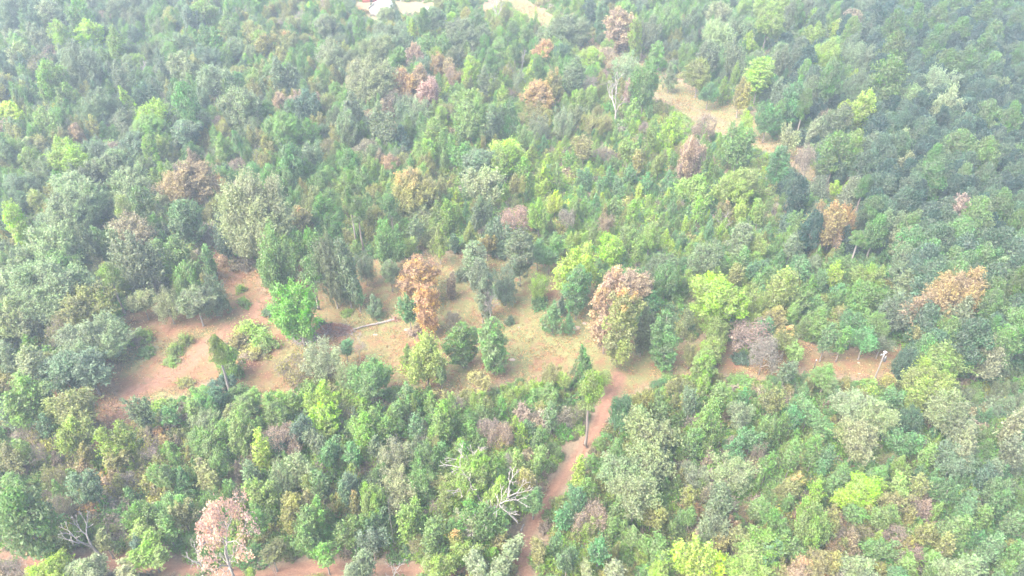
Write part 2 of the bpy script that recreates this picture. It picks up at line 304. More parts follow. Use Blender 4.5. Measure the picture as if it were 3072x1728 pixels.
# ------------------------------------------------------------------ masks on the ground, outlined from where they lie
def poly(pts): return np.array([at(u, v)[:2] for u, v in pts])
CLEAR = poly([(330,1135),(345,1040),(382,957),(437,926),(469,905),(489,945),(620,934),(656,906),(672,870),(650,800),(636,743),(676,751),(700,805),(775,822),(790,880),(850,850),(885,790),(905,765),(925,775),(905,830),(960,840),
 (1060,800),(1119,785),(1199,785),(1270,768),(1394,760),(1461,765),(1572,783),(1676,795),(1760,830),(1800,900),(1850,1000),(1975,1053),(2100,1020),(2167,1030),(2260,1090),(2330,1040),(2406,1022),(2465,1065),(2545,1065),(2640,1040),(2700,1030),(2720,1080),(2684,1112),(2624,1136),(2545,1132),(2406,1118),(2300,1130),(2220,1130),(2130,1110),(1990,1120),(1900,1190),
 (1800,1170),(1700,1120),(1600,1135),(1517,1140),(1461,1165),(1320,1175),(1183,1160),(1080,1150),(960,1120),(850,1180),(780,1190),(735,1160),(640,1140),(540,1180),(437,1215),(390,1262),(335,1262)])
WEST = poly([(120,1160),(250,1040),(350,1120),(345,1300),(290,1325),(255,1270),(150,1220)])
TRACK_N = [at(u, v)[:2] for u, v in ((1860,1130),(1825,1200),(1790,1290),(1740,1350),(1680,1440),(1640,1500),(1600,1570),(1575,1620),(1560,1690),(1590,1760))]
TRACK_S = [at(u, v)[:2] for u, v in ((-80,1660),(60,1680),(230,1692),(420,1688),(600,1712),(780,1728),(960,1700),(1080,1712),(1250,1712),(1420,1740))]
TRACK_W = [at(u, v)[:2] for u, v in ((910,770),(860,870),(780,935),(700,985),(620,1040),(520,1110),(400,1180),(350,1240))]
CORR = [at(u, v)[:2] for u, v in ((1500,-20),(1590,30),(1680,85),(1760,135),(1880,200),(2010,270),(2120,325),(2230,375),(2310,425),(2390,480),(2450,560),(2520,700))]
CORRW = [4, 6, 7, 6, 9, 11, 13, 13, 10, 3, 1, .5]
RUT = [at(u, v)[:2] for u, v in ((1700,120),(1960,270),(2060,315),(2160,365),(2260,415),(2330,452))]
YARD = poly([(1060,10),(1100,45),(1145,64),(1190,35),(1240,40),(1300,45),(1330,30),(1290,12),(1200,8)])
ROADN = [at(u, v)[:2] for u, v in ((1360,38),(1400,33),(1450,28),(1478,12),(1480,-20))]
def inside(P, poly_):
    x, y = P[:, 0], P[:, 1]; r = np.zeros(len(P), bool); j = len(poly_) - 1
    for i in range(len(poly_)):
        xi, yi = poly_[i]; xj, yj = poly_[j]
        c = ((yi > y) != (yj > y)) & (x < (xj - xi) * (y - yi) / (yj - yi + 1e-12) + xi); r ^= c; j = i
    return r
def segdist(P, pts, closed=False):
    best = np.full(len(P), 1e9); bt = np.zeros(len(P)); n = len(pts)
    for i in range(n if closed else n - 1):
        a_ = np.asarray(pts[i]); b_ = np.asarray(pts[(i + 1) % n]); d = b_ - a_
        t = np.clip(((P - a_) @ d) / (d @ d + 1e-9), 0, 1); q = np.linalg.norm(P - (a_ + t[:, None] * d), axis=1)
        m = q < best; best[m] = q[m]; bt[m] = i + t[m]
    return best, bt
def sdf(P, pl): d, _ = segdist(P, pl, True); return np.where(inside(P, pl), d, -d)     # positive inside
def masks(P, south=True):
    clear = np.maximum(sdf(P, CLEAR), sdf(P, WEST) )
    dn, tn = segdist(P, TRACK_N); wn = np.interp(tn, (0, 3, 9), (1.4, .75, .95)); tr = wn - dn
    ds, q_ = segdist(P, TRACK_S); ts = np.interp(q_, range(10), (.2,.5,1.5,1.4,.4,.8,1.3,.9,.5,.2)) - ds
    dc, tc = segdist(P, CORR); co = np.interp(tc, np.arange(len(CORRW)), CORRW) * .62 - dc
    dr, _ = segdist(P, RUT); dn2, _ = segdist(P, ROADN); dw, _ = segdist(P, TRACK_W)
    if south: tr = np.maximum(tr, ts)
    return clear, tr, co, np.minimum(dr - .5, 1e9), 1.8 - dn2, sdf(P, YARD), 2.2 - dw
def noise2(P, s, seed):
    r = np.random.default_rng(seed); o = np.zeros(len(P))
    for k in range(5):
        a_ = r.uniform(0, 6.28); f = s * 1.7 ** k; o += np.sin(P[:, 0] * f * math.cos(a_) + P[:, 1] * f * math.sin(a_) + r.uniform(0, 6.28) + 1.7 * np.sin(P[:, 0] * f * .6 + k)) / 1.45 ** k
    return o / 2.2
def grow_axis(a0, a1, step, far): 
    x = np.arange(a0, a1 + step, step); e = []; s = step; q = x[-1]
    while q < far: s *= 1.5; q += s; e.append(q)
    f = []; s = step; q = x[0]
    while q > -far: s *= 1.5; q -= s; f.append(q)
    return np.array(f[::-1] + list(x) + e)
gx = grow_axis(-230, 230, .62, 2600); gy = grow_axis(50, 380, .62, 2600)
GX, GY = np.meshgrid(gx, gy); GP = np.column_stack([GX.ravel(), GY.ravel()])
cl, tr, co, rut, rn, yd, tw = masks(GP)
jit = noise2(GP, .55, 3) * 1.1
near = (np.abs(GP[:, 0]) < 235) & (GP[:, 1] > 45) & (GP[:, 1] < 385)
def soft(d, w): return np.clip(.5 + d / w, 0, 1)
A_clear = soft(cl + jit, 2.4); A_track = np.maximum(soft(tr + jit * .35, 1.2), soft(rn + jit * .3, 1.2)); A_corr = np.maximum(soft(co + jit * 1.5, 4), soft(yd + jit, 4) * .45)
A_rut = np.maximum(soft(.75 - rut + jit * .3, 1.0) * (A_corr > .3) , soft(tw + jit * .8, 1.6) * .75 * A_clear) * np.where(A_corr > .3, .6, 1)
dN, _ = segdist(GP, TRACK_N); dS, _ = segdist(GP, TRACK_S); dW, _ = segdist(GP, TRACK_W)
A_line = np.clip(1.4 - np.abs(np.minimum(np.minimum(dN, dS), dW) - .62) / .28, 0, 1) * np.clip(.7 + jit * .4, .2, 1)
def height(P): return noise2(P, .09, 11) * .35 + noise2(P, .5, 12) * .06
EXC = []                                             # excluded from the undergrowth
GZ = height(GP) * near - 0.0
gverts = np.column_stack([GP, GZ]); nx, ny = len(gx), len(gy)
ii, jj = np.meshgrid(np.arange(nx - 1), np.arange(ny - 1)); q0 = (jj * nx + ii).ravel()
GF = np.column_stack([q0, q0 + 1, q0 + nx + 1, q0 + nx])
fc = A_clear[GF].mean(1); ft = A_track[GF].mean(1); fo = A_corr[GF].mean(1)
kind = np.where(ft > .5, 1, np.where(fc > .5, 2, np.where(fo > .5, 3, 0)))
# ground material: litter, straw, grass and bare earth, blended by attributes
def ground_mat():
    m = newmat('ground_cover'); nt = m.node_tree; L = nt.links.new
    out = N(nt, 'ShaderNodeOutputMaterial'); b = N(nt, 'ShaderNodeBsdfPrincipled'); b.inputs['Roughness'].default_value = .95; b.inputs['Specular IOR Level'].default_value = .1
    at_ = N(nt, 'ShaderNodeAttribute', attribute_name='cover'); sp = N(nt, 'ShaderNodeSeparateXYZ'); L(at_.outputs['Vector'], sp.inputs[0])
    at2 = N(nt, 'ShaderNodeAttribute', attribute_name='cover2'); sp2 = N(nt, 'ShaderNodeSeparateXYZ'); L(at2.outputs['Vector'], sp2.inputs[0])
    geo = N(nt, 'ShaderNodeNewGeometry')
    def noise(s, d=6, r=.6, stretch=None, dist=0):
        n = N(nt, 'ShaderNodeTexNoise'); n.inputs['Scale'].default_value = s; n.inputs['Detail'].default_value = d; n.inputs['Roughness'].default_value = r; n.inputs['Distortion'].default_value = dist
        if stretch:
            mp = N(nt, 'ShaderNodeMapping'); mp.inputs['Scale'].default_value = stretch; mp.inputs['Rotation'].default_value = (0, 0, .35); L(geo.outputs['Position'], mp.inputs[0]); L(mp.outputs[0], n.inputs[0])
        else: L(geo.outputs['Position'], n.inputs[0])
        return n.outputs[0]
    def ramp(f, st):
        r = N(nt, 'ShaderNodeValToRGB'); L(f, r.inputs[0]); e = r.color_ramp.elements
        while len(e) < len(st): e.new(.5)
        for k, (p, c) in enumerate(st): e[k].position = p; e[k].color = (*c, 1)
        return r.outputs[0]
    def mix(f, a_, b_):
        x = N(nt, 'ShaderNodeMix', data_type='RGBA'); L(f, x.inputs[0]); L(a_, x.inputs[6]); L(b_, x.inputs[7]); return x.outputs[2]
    def ss(f, lo, hi, mul=1.0):
        r = N(nt, 'ShaderNodeMapRange', interpolation_type='SMOOTHSTEP'); L(f, r.inputs[0]); r.inputs[1].default_value = lo; r.inputs[2].default_value = hi; r.inputs[4].default_value = mul; return r.outputs[0]
    def mul(a_, b_):
        r = N(nt, 'ShaderNodeMath', operation='MULTIPLY', use_clamp=True); L(a_, r.inputs[0]); L(b_, r.inputs[1]); return r.outputs[0]
    fine = noise(2.6, 8, .75); fib = noise(2.2, 7, .7, (1, 3.5, 1), 1.5); big = noise(.16, 4, .6); mid = noise(.6, 5, .65)
    litter = ramp(fine, [(.3, (.15, .115, .08)), (.5, (.235, .18, .125)), (.7, (.32, .25, .17))])
    straw = ramp(fib, [(.28, (.115, .058, .038)), (.45, (.195, .098, .062)), (.6, (.265, .14, .088)), (.78, (.36, .22, .145))])
    grass = ramp(fine, [(.3, (.12, .145, .06)), (.5, (.19, .20, .085)), (.7, (.28, .25, .12))])
    dry = ramp(fine, [(.3, (.14, .12, .065)), (.5, (.20, .17, .095)), (.72, (.29, .225, .145))])
    earth = ramp(fib, [(.3, (.20, .105, .072)), (.5, (.29, .16, .11)), (.72, (.40, .255, .18))])
    sand = ramp(fine, [(.3, (.28, .22, .14)), (.7, (.42, .35, .25))])
    sx = N(nt, 'ShaderNodeSeparateXYZ'); L(geo.outputs['Position'], sx.inputs[0]); wr = N(nt, 'ShaderNodeMapRange'); L(sx.outputs[0], wr.inputs[0]); wr.inputs[1].default_value = -62; wr.inputs[2].default_value = -14; wr.inputs[3].default_value = .3; we = N(nt, 'ShaderNodeMapRange'); L(sx.outputs[0], we.inputs[0]); we.inputs[1].default_value = 30; we.inputs[2].default_value = 52; we.inputs[3].default_value = 1; we.inputs[4].default_value = .5; wx = mul(wr.outputs[0], we.outputs[0])
    c_clear = mix(mul(mul(ss(big, .30, .52), ss(mid, .28, .58, .95)), wx), straw, grass)
    c_clear = mix(mul(sp2.outputs[0], ss(mid, .25, .5)), c_clear, grass)
    c = mix(sp.outputs[0], litter, c_clear)
    c_corr = mix(ss(mid, .34, .58, .9), dry, grass)
    c = mix(sp.outputs[2], c, c_corr)
    c = mix(sp.outputs[1], c, earth)
    c = mix(sp2.outputs[1], c, mix(ss(sp.outputs[2], .2, .6), earth, ramp(fine, [(.3, (.15, .125, .08)), (.7, (.25, .21, .14))])))
    dk = ramp(fib, [(.3, (.16, .085, .06)), (.7, (.27, .155, .105))])
    c = mix(sp2.outputs[2], c, dk)
    wd = mul(mul(sp.outputs[0], ss(noise(1.1, 7, .75), .53, .63, .8)), ss(big, .3, .5))
    c = mix(wd, c, ramp(fine, [(.3, (.09, .115, .05)), (.7, (.19, .20, .09))]))
    L(c, b.inputs['Base Color'])
    bp = N(nt, 'ShaderNodeBump'); bp.inputs['Strength'].default_value = .9; bp.inputs['Distance'].default_value = .2; L(fib, bp.inputs['Height']); L(bp.outputs[0], b.inputs['Normal'])
    L(b.outputs[0], out.inputs[0]); return m
M_GROUND = ground_mat()
GRASSPATCH = [(610,1000,60,14),(700,960,35,10),(560,900,40,16),(1090,960,50,25),(1180,960,70,22),(1300,900,60,60),(1130,1000,60,10),(1480,870,50,30),(1500,960,60,30),(1700,1030,110,30),(1560,1010,60,30),(400,1080,35,40),(500,1040,40,20),(540,1070,30,40),(1330,850,50,30),(1560,1060,90,20),(700,1060,60,30),(350,1090,20,60),(1100,920,80,20),(1650,960,60,20),(480,1190,60,20),(900,1060,60,40),(1760,960,50,40)]
A_grass = np.zeros(len(GP))
for u, v, a_, b_ in GRASSPATCH:
    c0 = at(u, v)[:2]; ex = np.linalg.norm(at(u + a_, v)[:2] - c0); ey = np.linalg.norm(at(u, v - b_)[:2] - c0)
    A_grass = np.maximum(A_grass, np.clip(1.35 - np.hypot((GP[:, 0] - c0[0]) / ex, (GP[:, 1] - c0[1]) / ey) + jit * .35, 0, 1))
names = {0: 'ground', 1: 'path', 2: 'clearing', 3: 'power_line_corridor'}
for k, nm in names.items():
    F = GF[kind == k]; used, inv = np.unique(F, return_inverse=True); F2 = inv.reshape(F.shape)
    me = bpy.data.meshes.new(nm); me.from_pydata(gverts[used].tolist(), [], F2.tolist())
    a1 = me.attributes.new('cover', 'FLOAT_VECTOR', 'POINT'); a1.data.foreach_set('vector', np.column_stack([A_clear, A_track, A_corr])[used].ravel().astype(np.float32))
    a2 = me.attributes.new('cover2', 'FLOAT_VECTOR', 'POINT'); a2.data.foreach_set('vector', np.column_stack([A_grass, A_rut, A_line])[used].ravel().astype(np.float32))
    for p in me.polygons: p.use_smooth = True
    me.materials.append(M_GROUND); o = bpy.data.objects.new(nm, me); sc.collection.objects.link(o); o['kind'] = 'structure'
def gz(x, y): return float(height(np.array([[x, y]]))[0])
def open_at(P, south=True):                                    # how far inside open ground, metres
    c_, t_, o_, r_, n_, y_, w_ = masks(np.atleast_2d(P), south); return np.maximum.reduce([c_, t_, o_, n_, y_])
# ------------------------------------------------------------------ colours of foliage (albedo; V is darkened, shade of pine gaps painted in)
PAL = {'Z': (.46,.27,.125), 'V': (.05,.09,.062), 'G': (.17,.26,.082), 'L': (.235,.315,.082), 'X': (.195,.36,.07), 'Y': (.305,.40,.075), 'S': (.245,.29,.15), 'B': (.17,.215,.12), 'D': (.10,.155,.09),
       'E': (.14,.24,.10), 'O': (.25,.25,.095), 'R': (.34,.24,.135), 'P': (.35,.25,.19), 'K': (.275,.23,.17), 'N': (.15,.245,.085), 'W': (.5, .45, .4)}
CW = {'Z': 'orange-brown', 'X': 'bright green', 'V': 'very dark green', 'G': 'mid green', 'L': 'light green', 'Y': 'bright yellow-green', 'S': 'pale silvery green', 'B': 'grey-green', 'D': 'dark blue-green',
      'E': 'deep emerald green', 'O': 'olive green', 'R': 'rusty orange-brown', 'P': 'pinkish brown', 'K': 'grey-brown', 'N': 'fresh pine green', 'W': 'bleached white'}
KIND = {'a': ('broadleaf_tree', 'rounded broadleaf tree', 'tree', 'rounded broadleaf trees of the wood'),
        'c': ('columnar_tree', 'tall narrow leafy tree', 'tree', 'tall narrow trees leafy to the ground'),
        'k': ('young_tree', 'pointed young tree', 'young tree', 'pointed young trees'),
        'p': ('pine_tree', 'bare-trunked pine', 'pine tree', 'pines with tufted crowns'),
        'v': ('thin_tree', 'thin-leaved tree', 'tree', 'broad trees with thin crowns'),
        't': ('twiggy_tree', 'half-bare tree', 'tree', 'twiggy trees losing their leaves'),
        'b': ('bare_tree', 'leafless twiggy tree', 'bare tree', 'leafless trees'),
        'w': ('dead_tree', 'dead tree', 'dead tree', 'dead trees with bare limbs'),
        'q': ('dead_tree', 'dead tree in dry leaves', 'dead tree', 'dead trees with bare limbs'),
        'd': ('dead_snag', 'dead snag', 'dead tree', 'thin dead snags'),
        'u': ('shrub', 'low round shrub', 'shrub', 'shrubs and brush in the open')}
# tile by tile over the photo: kind+colour x ytop width height [foot y]   (tile pixels, 2.5156 per photo pixel)
DATA = [
(0, 0, """aB 110 -30 230 200;aD 20 70 110 160;aB 250 60 150 180;cS 395 20 150 240;aG 600 15 160 230;bK 690 -20 80 160;tK 795 75 120 120;aB 890 0 150 110;aB 1000 60 130 110;cL 470 190 110 270;cY 700 170 160 230;aS 110 230 110 120;aG 130 270 120 120;aS 150 325 160 170;tK 390 355 150 150;aB 290 200 180 170;aB 600 350 230 270;aL 870 215 180 210;cY 1120 365 80 110;aD 1000 190 120 110;aG 1170 90 110 110;aO 1270 100 110 110;aG 1530 30 180 150;aB 1430 60 150 150;aB 1350 250 170 150;cY 1400 240 60 100;aG 1560 200 190 180;aG 1720 90 170 160;aO 1900 160 150 130;aL 1950 230 120 90;bK 2110 150 150 110;bK 2290 60 180 160;aY 2340 20 80 70;tK 2450 0 130 90;aB 2470 120 180 150;aG 2330 330 110 110;aO 2190 240 130 110;aO 2000 250 170 150;aB 1780 290 150 130;dW 1705 320 60 130;dW 1860 -40 45 260;dW 1345 90 50 120;dW 2110 -30 40 130;aB 1580 370 160 130;aS 1380 400 190 190;aB 1200 380 140 160;aL 1010 405 120 90;wW 1070 440 130 150;bP 1215 470 140 160;kL 1860 420 120 130;aS 1620 510 210 200;aB 2110 465 220 220;aG 2450 490 120 160;aS 2500 300 180 200;tO 300 440 220 150;aL 400 500 200 260;aB 520 480 160 170;aG 520 640 180 190;cY 460 670 90 160;aO 660 620 110 120;aB 720 700 260 200;aD 1090 620 150 180;aB 900 470 170 190;kY 960 670 150 230;pN 1340 620 130 160;pN 1410 640 200 250;aB 1820 690 230 250;tK 1600 640 170 170;aL 1930 530 130 150;aN 1790 550 120 110;aY 1150 790 240 150;aY 1260 830 120 130;aG 1130 900 260 120;aY 80 785 160 130;tK 60 900 200 160;aG 340 810 190 210;aG 690 820 120 120;aO 700 880 110 150;bK 800 930 110 120;bK 1225 690 110 160;tK 1640 870 150 160;kO 1540 945 110 140;aB 930 820 200 150;aB 1400 920 220 170;cR 590 950 90 170;aY 450 1040 160 190;aY 530 1110 250 180;aS 200 1050 110 90;aB 60 1060 150 160;pL 230 1130 200 130 1355;aB 730 1060 150 150;tK 870 1060 150 130;aB 1000 1010 220 150;cL 1140 1040 110 250;cL 1240 1020 90 210;wW 1310 1050 100 140;pN 1440 1095 150 170 1300;bK 1555 1150 110 140;aG 1680 1020 150 200;pN 1790 1000 110 130;aO 1900 960 120 150;pN 2010 760 150 140 1000;aN 2140 850 260 230;pN 2200 1090 230 220 1444;aP 2240 690 90 140;cP 2400 720 80 170;aP 2100 710 140 90;uR 2290 825 80 50;aD 2310 690 190 200;aG 2320 900 160 170;bW 1955 1110 130 220;tK 1810 1200 160 170;aR 1420 1260 330 200;aR 1620 1350 180 130;aP 1850 1355 130 110;aB 880 1150 200 200;aB 1090 1190 150 200;aS 1000 1270 240 200;aB 700 1220 200 190;aB 120 1310 200 150;aG 430 1290 130 120;aS 540 1330 260 150;aL 1230 1230 150 220;aB 2540 790 140 240;tO 2480 1050 150 170;aB 2330 1080 170 170;aO 1950 1130 120 130;aD 1700 1230 110 120;aG 2420 1280 150 150;aB 330 1180 160 150;aB 1500 800 150 150"""),
(1024, 0, """kD 228 22 40 60;aB 60 0 110 80;uR 150 60 90 50;aB 400 0 80 120;aD 420 70 60 110;cG 130 100 80 230;aS 330 60 110 110;pG 620 80 120 140;aB 700 70 150 130;aO 740 0 120 70;aL 900 0 110 60;aD 990 0 90 60;bW 1170 0 150 190;aY 830 100 90 80;aB 930 130 270 260 445;pN 1030 105 160 190 390;kY 530 160 120 190;uR 690 205 50 40;aB 370 200 230 180;aG 660 250 180 170;aG 780 260 140 150;aP 550 330 120 170;aS 250 310 220 150;aB 70 380 170 120;aR 735 395 110 170;aR 820 430 100 160;tR 850 500 140 200;aB 640 430 130 120;aG 420 370 150 130;aS 220 450 330 270;aR 460 530 190 190;aR 590 500 180 190;aP 670 590 190 190;tK 640 700 200 180;tK 330 690 250 190;aB 290 790 240 260;cY 980 450 120 250;dW 990 320 60 180;aB 850 350 120 120;pN 1130 380 120 160;cG 1200 300 120 200;pG 1310 320 100 110;wW 1350 380 110 200;kY 1430 480 130 210;aR 1530 315 160 120;aB 1700 110 290 230 340;aD 1660 340 130 120;aG 1390 200 110 120;aS 1500 220 130 120;pG 1290 180 120 130;aO 1190 170 120 120;aL 1630 80 110 110;kY 1470 50 45 140;cD 1880 0 90 200;cE 1970 30 100 250;cP 2100 85 190 280;cL 2220 150 90 290;aL 2140 0 140 110;aB 2330 130 150 200;aG 2450 60 200 200;cN 2380 310 120 210 545;kB 2480 470 110 200 700;aL 2000 290 90 90;aL 1880 380 150 140;tK 1990 360 200 180;vS 2160 400 220 190;wW 2080 550 210 390 925;aG 2290 480 200 280;aP 2170 620 100 140;bK 1890 560 200 210;tP 1960 530 120 130;aB 1750 470 200 210;pG 1490 450 110 120;aO 1620 530 150 200;aB 1350 540 130 140;bK 1230 480 150 170;aB 1080 520 150 180;aL 1170 600 110 120;bP 1270 670 140 130;aR 1490 650 230 140;vO 1480 770 250 150;aL 970 690 210 150;aG 970 800 220 200;kY 800 640 110 170;tO 800 800 150 160;vS 570 730 230 250 985;tP 360 910 110 190;aG 290 960 100 120;aB 90 710 190 250;aB 50 830 150 270;kD 450 950 140 210;aL 700 920 200 190;aL 640 1050 160 150;aG 770 1000 130 170;kN 910 950 110 160;aN 920 1090 180 160;kE 1030 980 80 120;pN 1280 780 150 240 1085;aB 1150 800 150 210;vS 1680 790 180 230 1115;vB 1500 860 170 190;aG 1380 960 130 150;bK 200 1070 170 120;pN 60 1130 180 180 1460;aR 370 1160 150 100;aO 530 1290 330 250;cN 350 1290 90 160;aG 520 1170 90 120;aY 1250 1070 230 150;aL 1240 1130 230 170;aB 1050 1150 220 150;aS 1080 1260 240 250;aL 1380 1200 180 200;kY 1520 1240 160 220;kL 2200 760 150 190;aL 2160 1040 200 170;kY 2490 870 160 220;aL 2340 930 130 170;aO 1830 1020 200 170;tK 1990 1100 150 140;aS 1780 790 130 150;vO 1900 830 180 180;vB 400 1100 110 140;aG 170 1260 140 190;vO 2000 860 120 120;aO 2240 1130 160 150;aL 2400 1140 140 160;tK 2280 930 90 120;kG 1700 1150 90 130;kE 1850 1270 110 160;kE 2030 1260 120 170;kE 2170 1240 110 160;kE 2300 1300 120 150;kE 2090 1350 110 130;kE 2470 1290 110 160;kE 1950 1340 100 130;kL 1440 1090 110 130;aG 1640 1240 120 150;aO 1310 1310 160 150"""),
(2048, 0, """aB 70 80 140 150;aS 270 20 180 150;aL 460 0 110 100;aL 680 0 220 100;aS 260 160 200 180;kY 95 150 70 90;tK 150 200 100 120;aB 430 130 170 160;aL 650 70 190 170 390;cY 880 60 80 170;aB 930 -20 140 140;aL 1040 80 170 130;aL 1010 180 160 150;cY 1180 165 120 180;cK 1250 85 140 230;aD 1400 120 180 210;aB 1350 -20 200 140;pG 1590 100 160 280;pG 1760 60 150 240;pG 1930 45 160 180;pG 2080 160 160 190;pG 2250 40 190 190;pG 2340 170 170 180;pG 2420 -10 160 140;pG 2500 90 140 190;pG 2100 -30 200 140;pG 1700 -30 180 130;pG 1910 230 150 210;pG 2280 280 210 200;tS 2430 350 150 210;pG 2540 350 120 170;pG 1600 280 250 230;aG 1780 380 190 170;pG 1990 400 180 210;pG 2120 390 170 220;pN 2310 430 210 270 785;pN 1570 450 270 280 990;aB 1330 340 220 200;aL 1080 300 220 230 645;cY 500 260 80 210;cY 540 350 60 120;cY 580 430 170 270 795;aB 740 340 150 270;tS 820 500 150 170;aB 200 330 180 200;aB 380 290 160 260;aO 120 470 190 170;kL 310 590 110 170;aE 200 630 150 120;aO 440 600 150 200;pN 1110 485 180 240 910;aB 720 600 140 180;cE 830 640 140 350;pG 1130 620 180 250 830;aY 1310 530 140 90;aB 1340 560 230 200;cY 1220 770 90 160;cY 1340 710 170 340;aS 1720 680 220 220;aS 1890 540 280 260;aS 1980 680 230 280;aD 1450 720 130 180;aB 1560 860 150 170;aL 1720 800 130 150;aY 1840 840 100 100;pN 2300 770 200 200;pN 2470 810 190 230;aB 2400 600 200 200;aB 2540 700 150 150;aE 640 800 160 190;cG 720 780 90 240;cS 990 900 100 210;aS 800 955 120 170;pG 920 690 120 160;tK 1090 830 130 170;pN 1160 1020 250 240 1420;aB 1420 1000 220 210;aS 1650 980 200 200;tS 1850 960 180 170;pN 2080 1010 280 220;pN 2270 1060 210 240;pN 1890 1110 150 200;pN 1880 1230 260 240;tS 2300 920 190 150;pN 2110 1250 130 180;pN 2470 1130 210 280 1440;aS 1700 1150 220 200;tP 150 870 170 230;aP 60 1050 190 310;aY 480 850 110 130;aG 430 950 210 270;cE 720 1090 140 320 1420;tK 920 1090 140 240 1420;aB 1560 1250 200 210;aL 90 1330 240 150;aL 430 1280 280 190;kY 1150 1360 100 110;kY 1250 1360 120 120;pN 1370 1330 120 140;kG 190 1110 110 170;aD 2120 560 160 200;aD 2420 480 120 180;aG 1350 1180 150 170;aD 1180 1200 120 150"""),
(0, 576, """aB 30 10 150 340;cL 280 -10 120 190;aB 160 0 140 130;cY 130 85 140 330;aS 560 -20 360 250;aS 400 110 230 200;aB 640 210 180 330;aS 420 265 300 290;aS 190 410 200 240;aG 420 470 260 180;wW 815 80 110 140;pN 1090 -10 240 240 290;pL 930 50 150 160;aK 990 180 290 250;aB 1030 330 300 390;cN 770 270 110 260;aD 1170 400 120 210;aB 1400 90 250 260;aS 1930 -60 420 480;aD 1680 190 190 270;tK 1530 280 170 150;aG 1340 330 290 290;tO 1480 450 130 150;aG 1570 410 130 200;aY 1240 490 150 150;aY 1310 590 120 100;aG 1430 560 200 250;vB 1600 610 240 310 940;aB 1480 720 240 210;uP 1720 455 120 120;uK 1850 460 180 150;aG 2080 290 270 490 800;aL 2150 330 190 230;cO 2270 110 150 200;aG 2330 280 200 240;aB 2500 330 200 510 880;pN 2350 490 210 200 895;aX 2240 700 320 350;uE 2050 850 150 110;wW 1160 620 110 220 850;vS 1260 700 200 260;aS 1070 740 180 150;aY 690 640 150 110;aY 770 740 130 100;pL 830 545 170 150;pL 930 660 110 110 890;tO 700 470 150 180;aS 380 550 460 300;aS 100 600 220 260;aO 650 700 340 300;aS 100 820 230 260;tO 190 930 230 220;tO 450 920 190 220 1180;kL 890 940 120 210;aS 700 970 370 280 1300;aB 660 1180 330 270;aB 490 1240 300 230;aS 240 1160 280 280;tK 1040 1085 90 80;uL 1080 1035 140 120;uL 1390 1065 100 120;uL 1320 1150 100 100;uL 1290 1240 120 70;uL 1880 970 200 160;uL 2000 1060 170 170;uO 1800 1070 180 150;uO 1930 1150 180 130;uK 1880 1190 110 80;pL 1640 1085 140 200;pL 1720 1150 230 290 1400;aD 1680 1330 160 220 1500;vS 2430 1080 290 320;tO 2200 1210 290 260;uL 1820 700 70 80;uL 1840 800 90 80;aS 60 1130 160 230;dW 130 1180 60 190;uO 900 1180 140 110;uG 1100 1190 130 60;uO 1400 1390 110 90;aD 650 400 120 150;uB 2420 960 100 90"""),
(1024, 576, """pG 60 -20 130 160 430;pN 120 40 150 160 470;pN 370 30 160 150;aG 350 210 200 320;aL 510 345 120 140 515;kL 740 240 130 240 555;vS 620 80 240 200;aB 560 190 130 180;aL 870 80 150 130;kD 850 330 120 100;aL 970 230 130 130;aB 1050 30 150 230;aB 1170 150 180 340 490;tP 1320 90 250 250;cB 1350 290 210 340 715;cS 1000 390 190 240;cB 1060 470 140 510 980;uB 910 560 110 150;kK 830 620 110 180;vB 1240 540 240 280;uE 1190 700 130 130;cB 370 520 120 170 760;aB 30 330 230 500 890;aE 125 660 110 200;vB 180 450 160 230;kB 250 780 120 160;cZ 590 520 230 330;cZ 650 690 180 390 1085;cY 610 640 90 140;tP 680 520 130 200;aE 510 790 140 190;vL 1490 610 160 190;uE 1490 780 120 120;aY 1780 410 330 300 830;cE 1780 560 170 370 970;aY 2060 320 210 240 600;kE 1600 820 140 230;kD 1670 800 80 120;kE 1720 910 80 150;cP 2010 560 200 600 1220;aP 2190 590 280 240;cO 2110 740 230 540 1325;aB 2280 830 180 410 1245;cE 2440 940 190 370;wW 1130 740 120 260 1010;cG 1140 960 200 400 1370;aL 640 1070 310 310;aG 750 1290 120 140;kL 500 1150 100 160;cG 910 980 190 340 1330;tK 840 900 120 150;bW 130 1080 140 190;aG 210 1260 290 260;aE 30 1110 120 120;vS 30 1230 150 280;aO 1050 1350 150 130;kN 1830 1170 170 270;aL 1920 1340 190 150;vO 1580 1260 180 190;aL 1690 1360 130 110;uL 40 890 90 50;uB 1270 920 70 100;aL 1490 60 170 220;aY 1610 0 150 150;aE 1480 380 180 130;aE 1570 450 110 100;aG 1620 300 150 150;kG 1850 50 120 170;aL 1760 30 110 170;tK 1700 130 150 200;aL 2200 60 160 170;kE 1920 20 100 130;kG 2050 40 120 160;aL 2330 240 150 180;kG 2420 150 120 180;aG 2180 240 150 160;aL 2240 330 150 180;aE 2450 550 170 220;vL 2360 640 170 170;aE 2350 750 150 150;aB 2430 480 200 150;uK 560 1020 120 90;dW 1870 340 40 100;kE 2500 60 100 150;aG 1900 220 140 140;kG 700 170 100 150;aO 1100 320 110 120;tO 300 330 90 110;vK 2000 170 130 130"""),
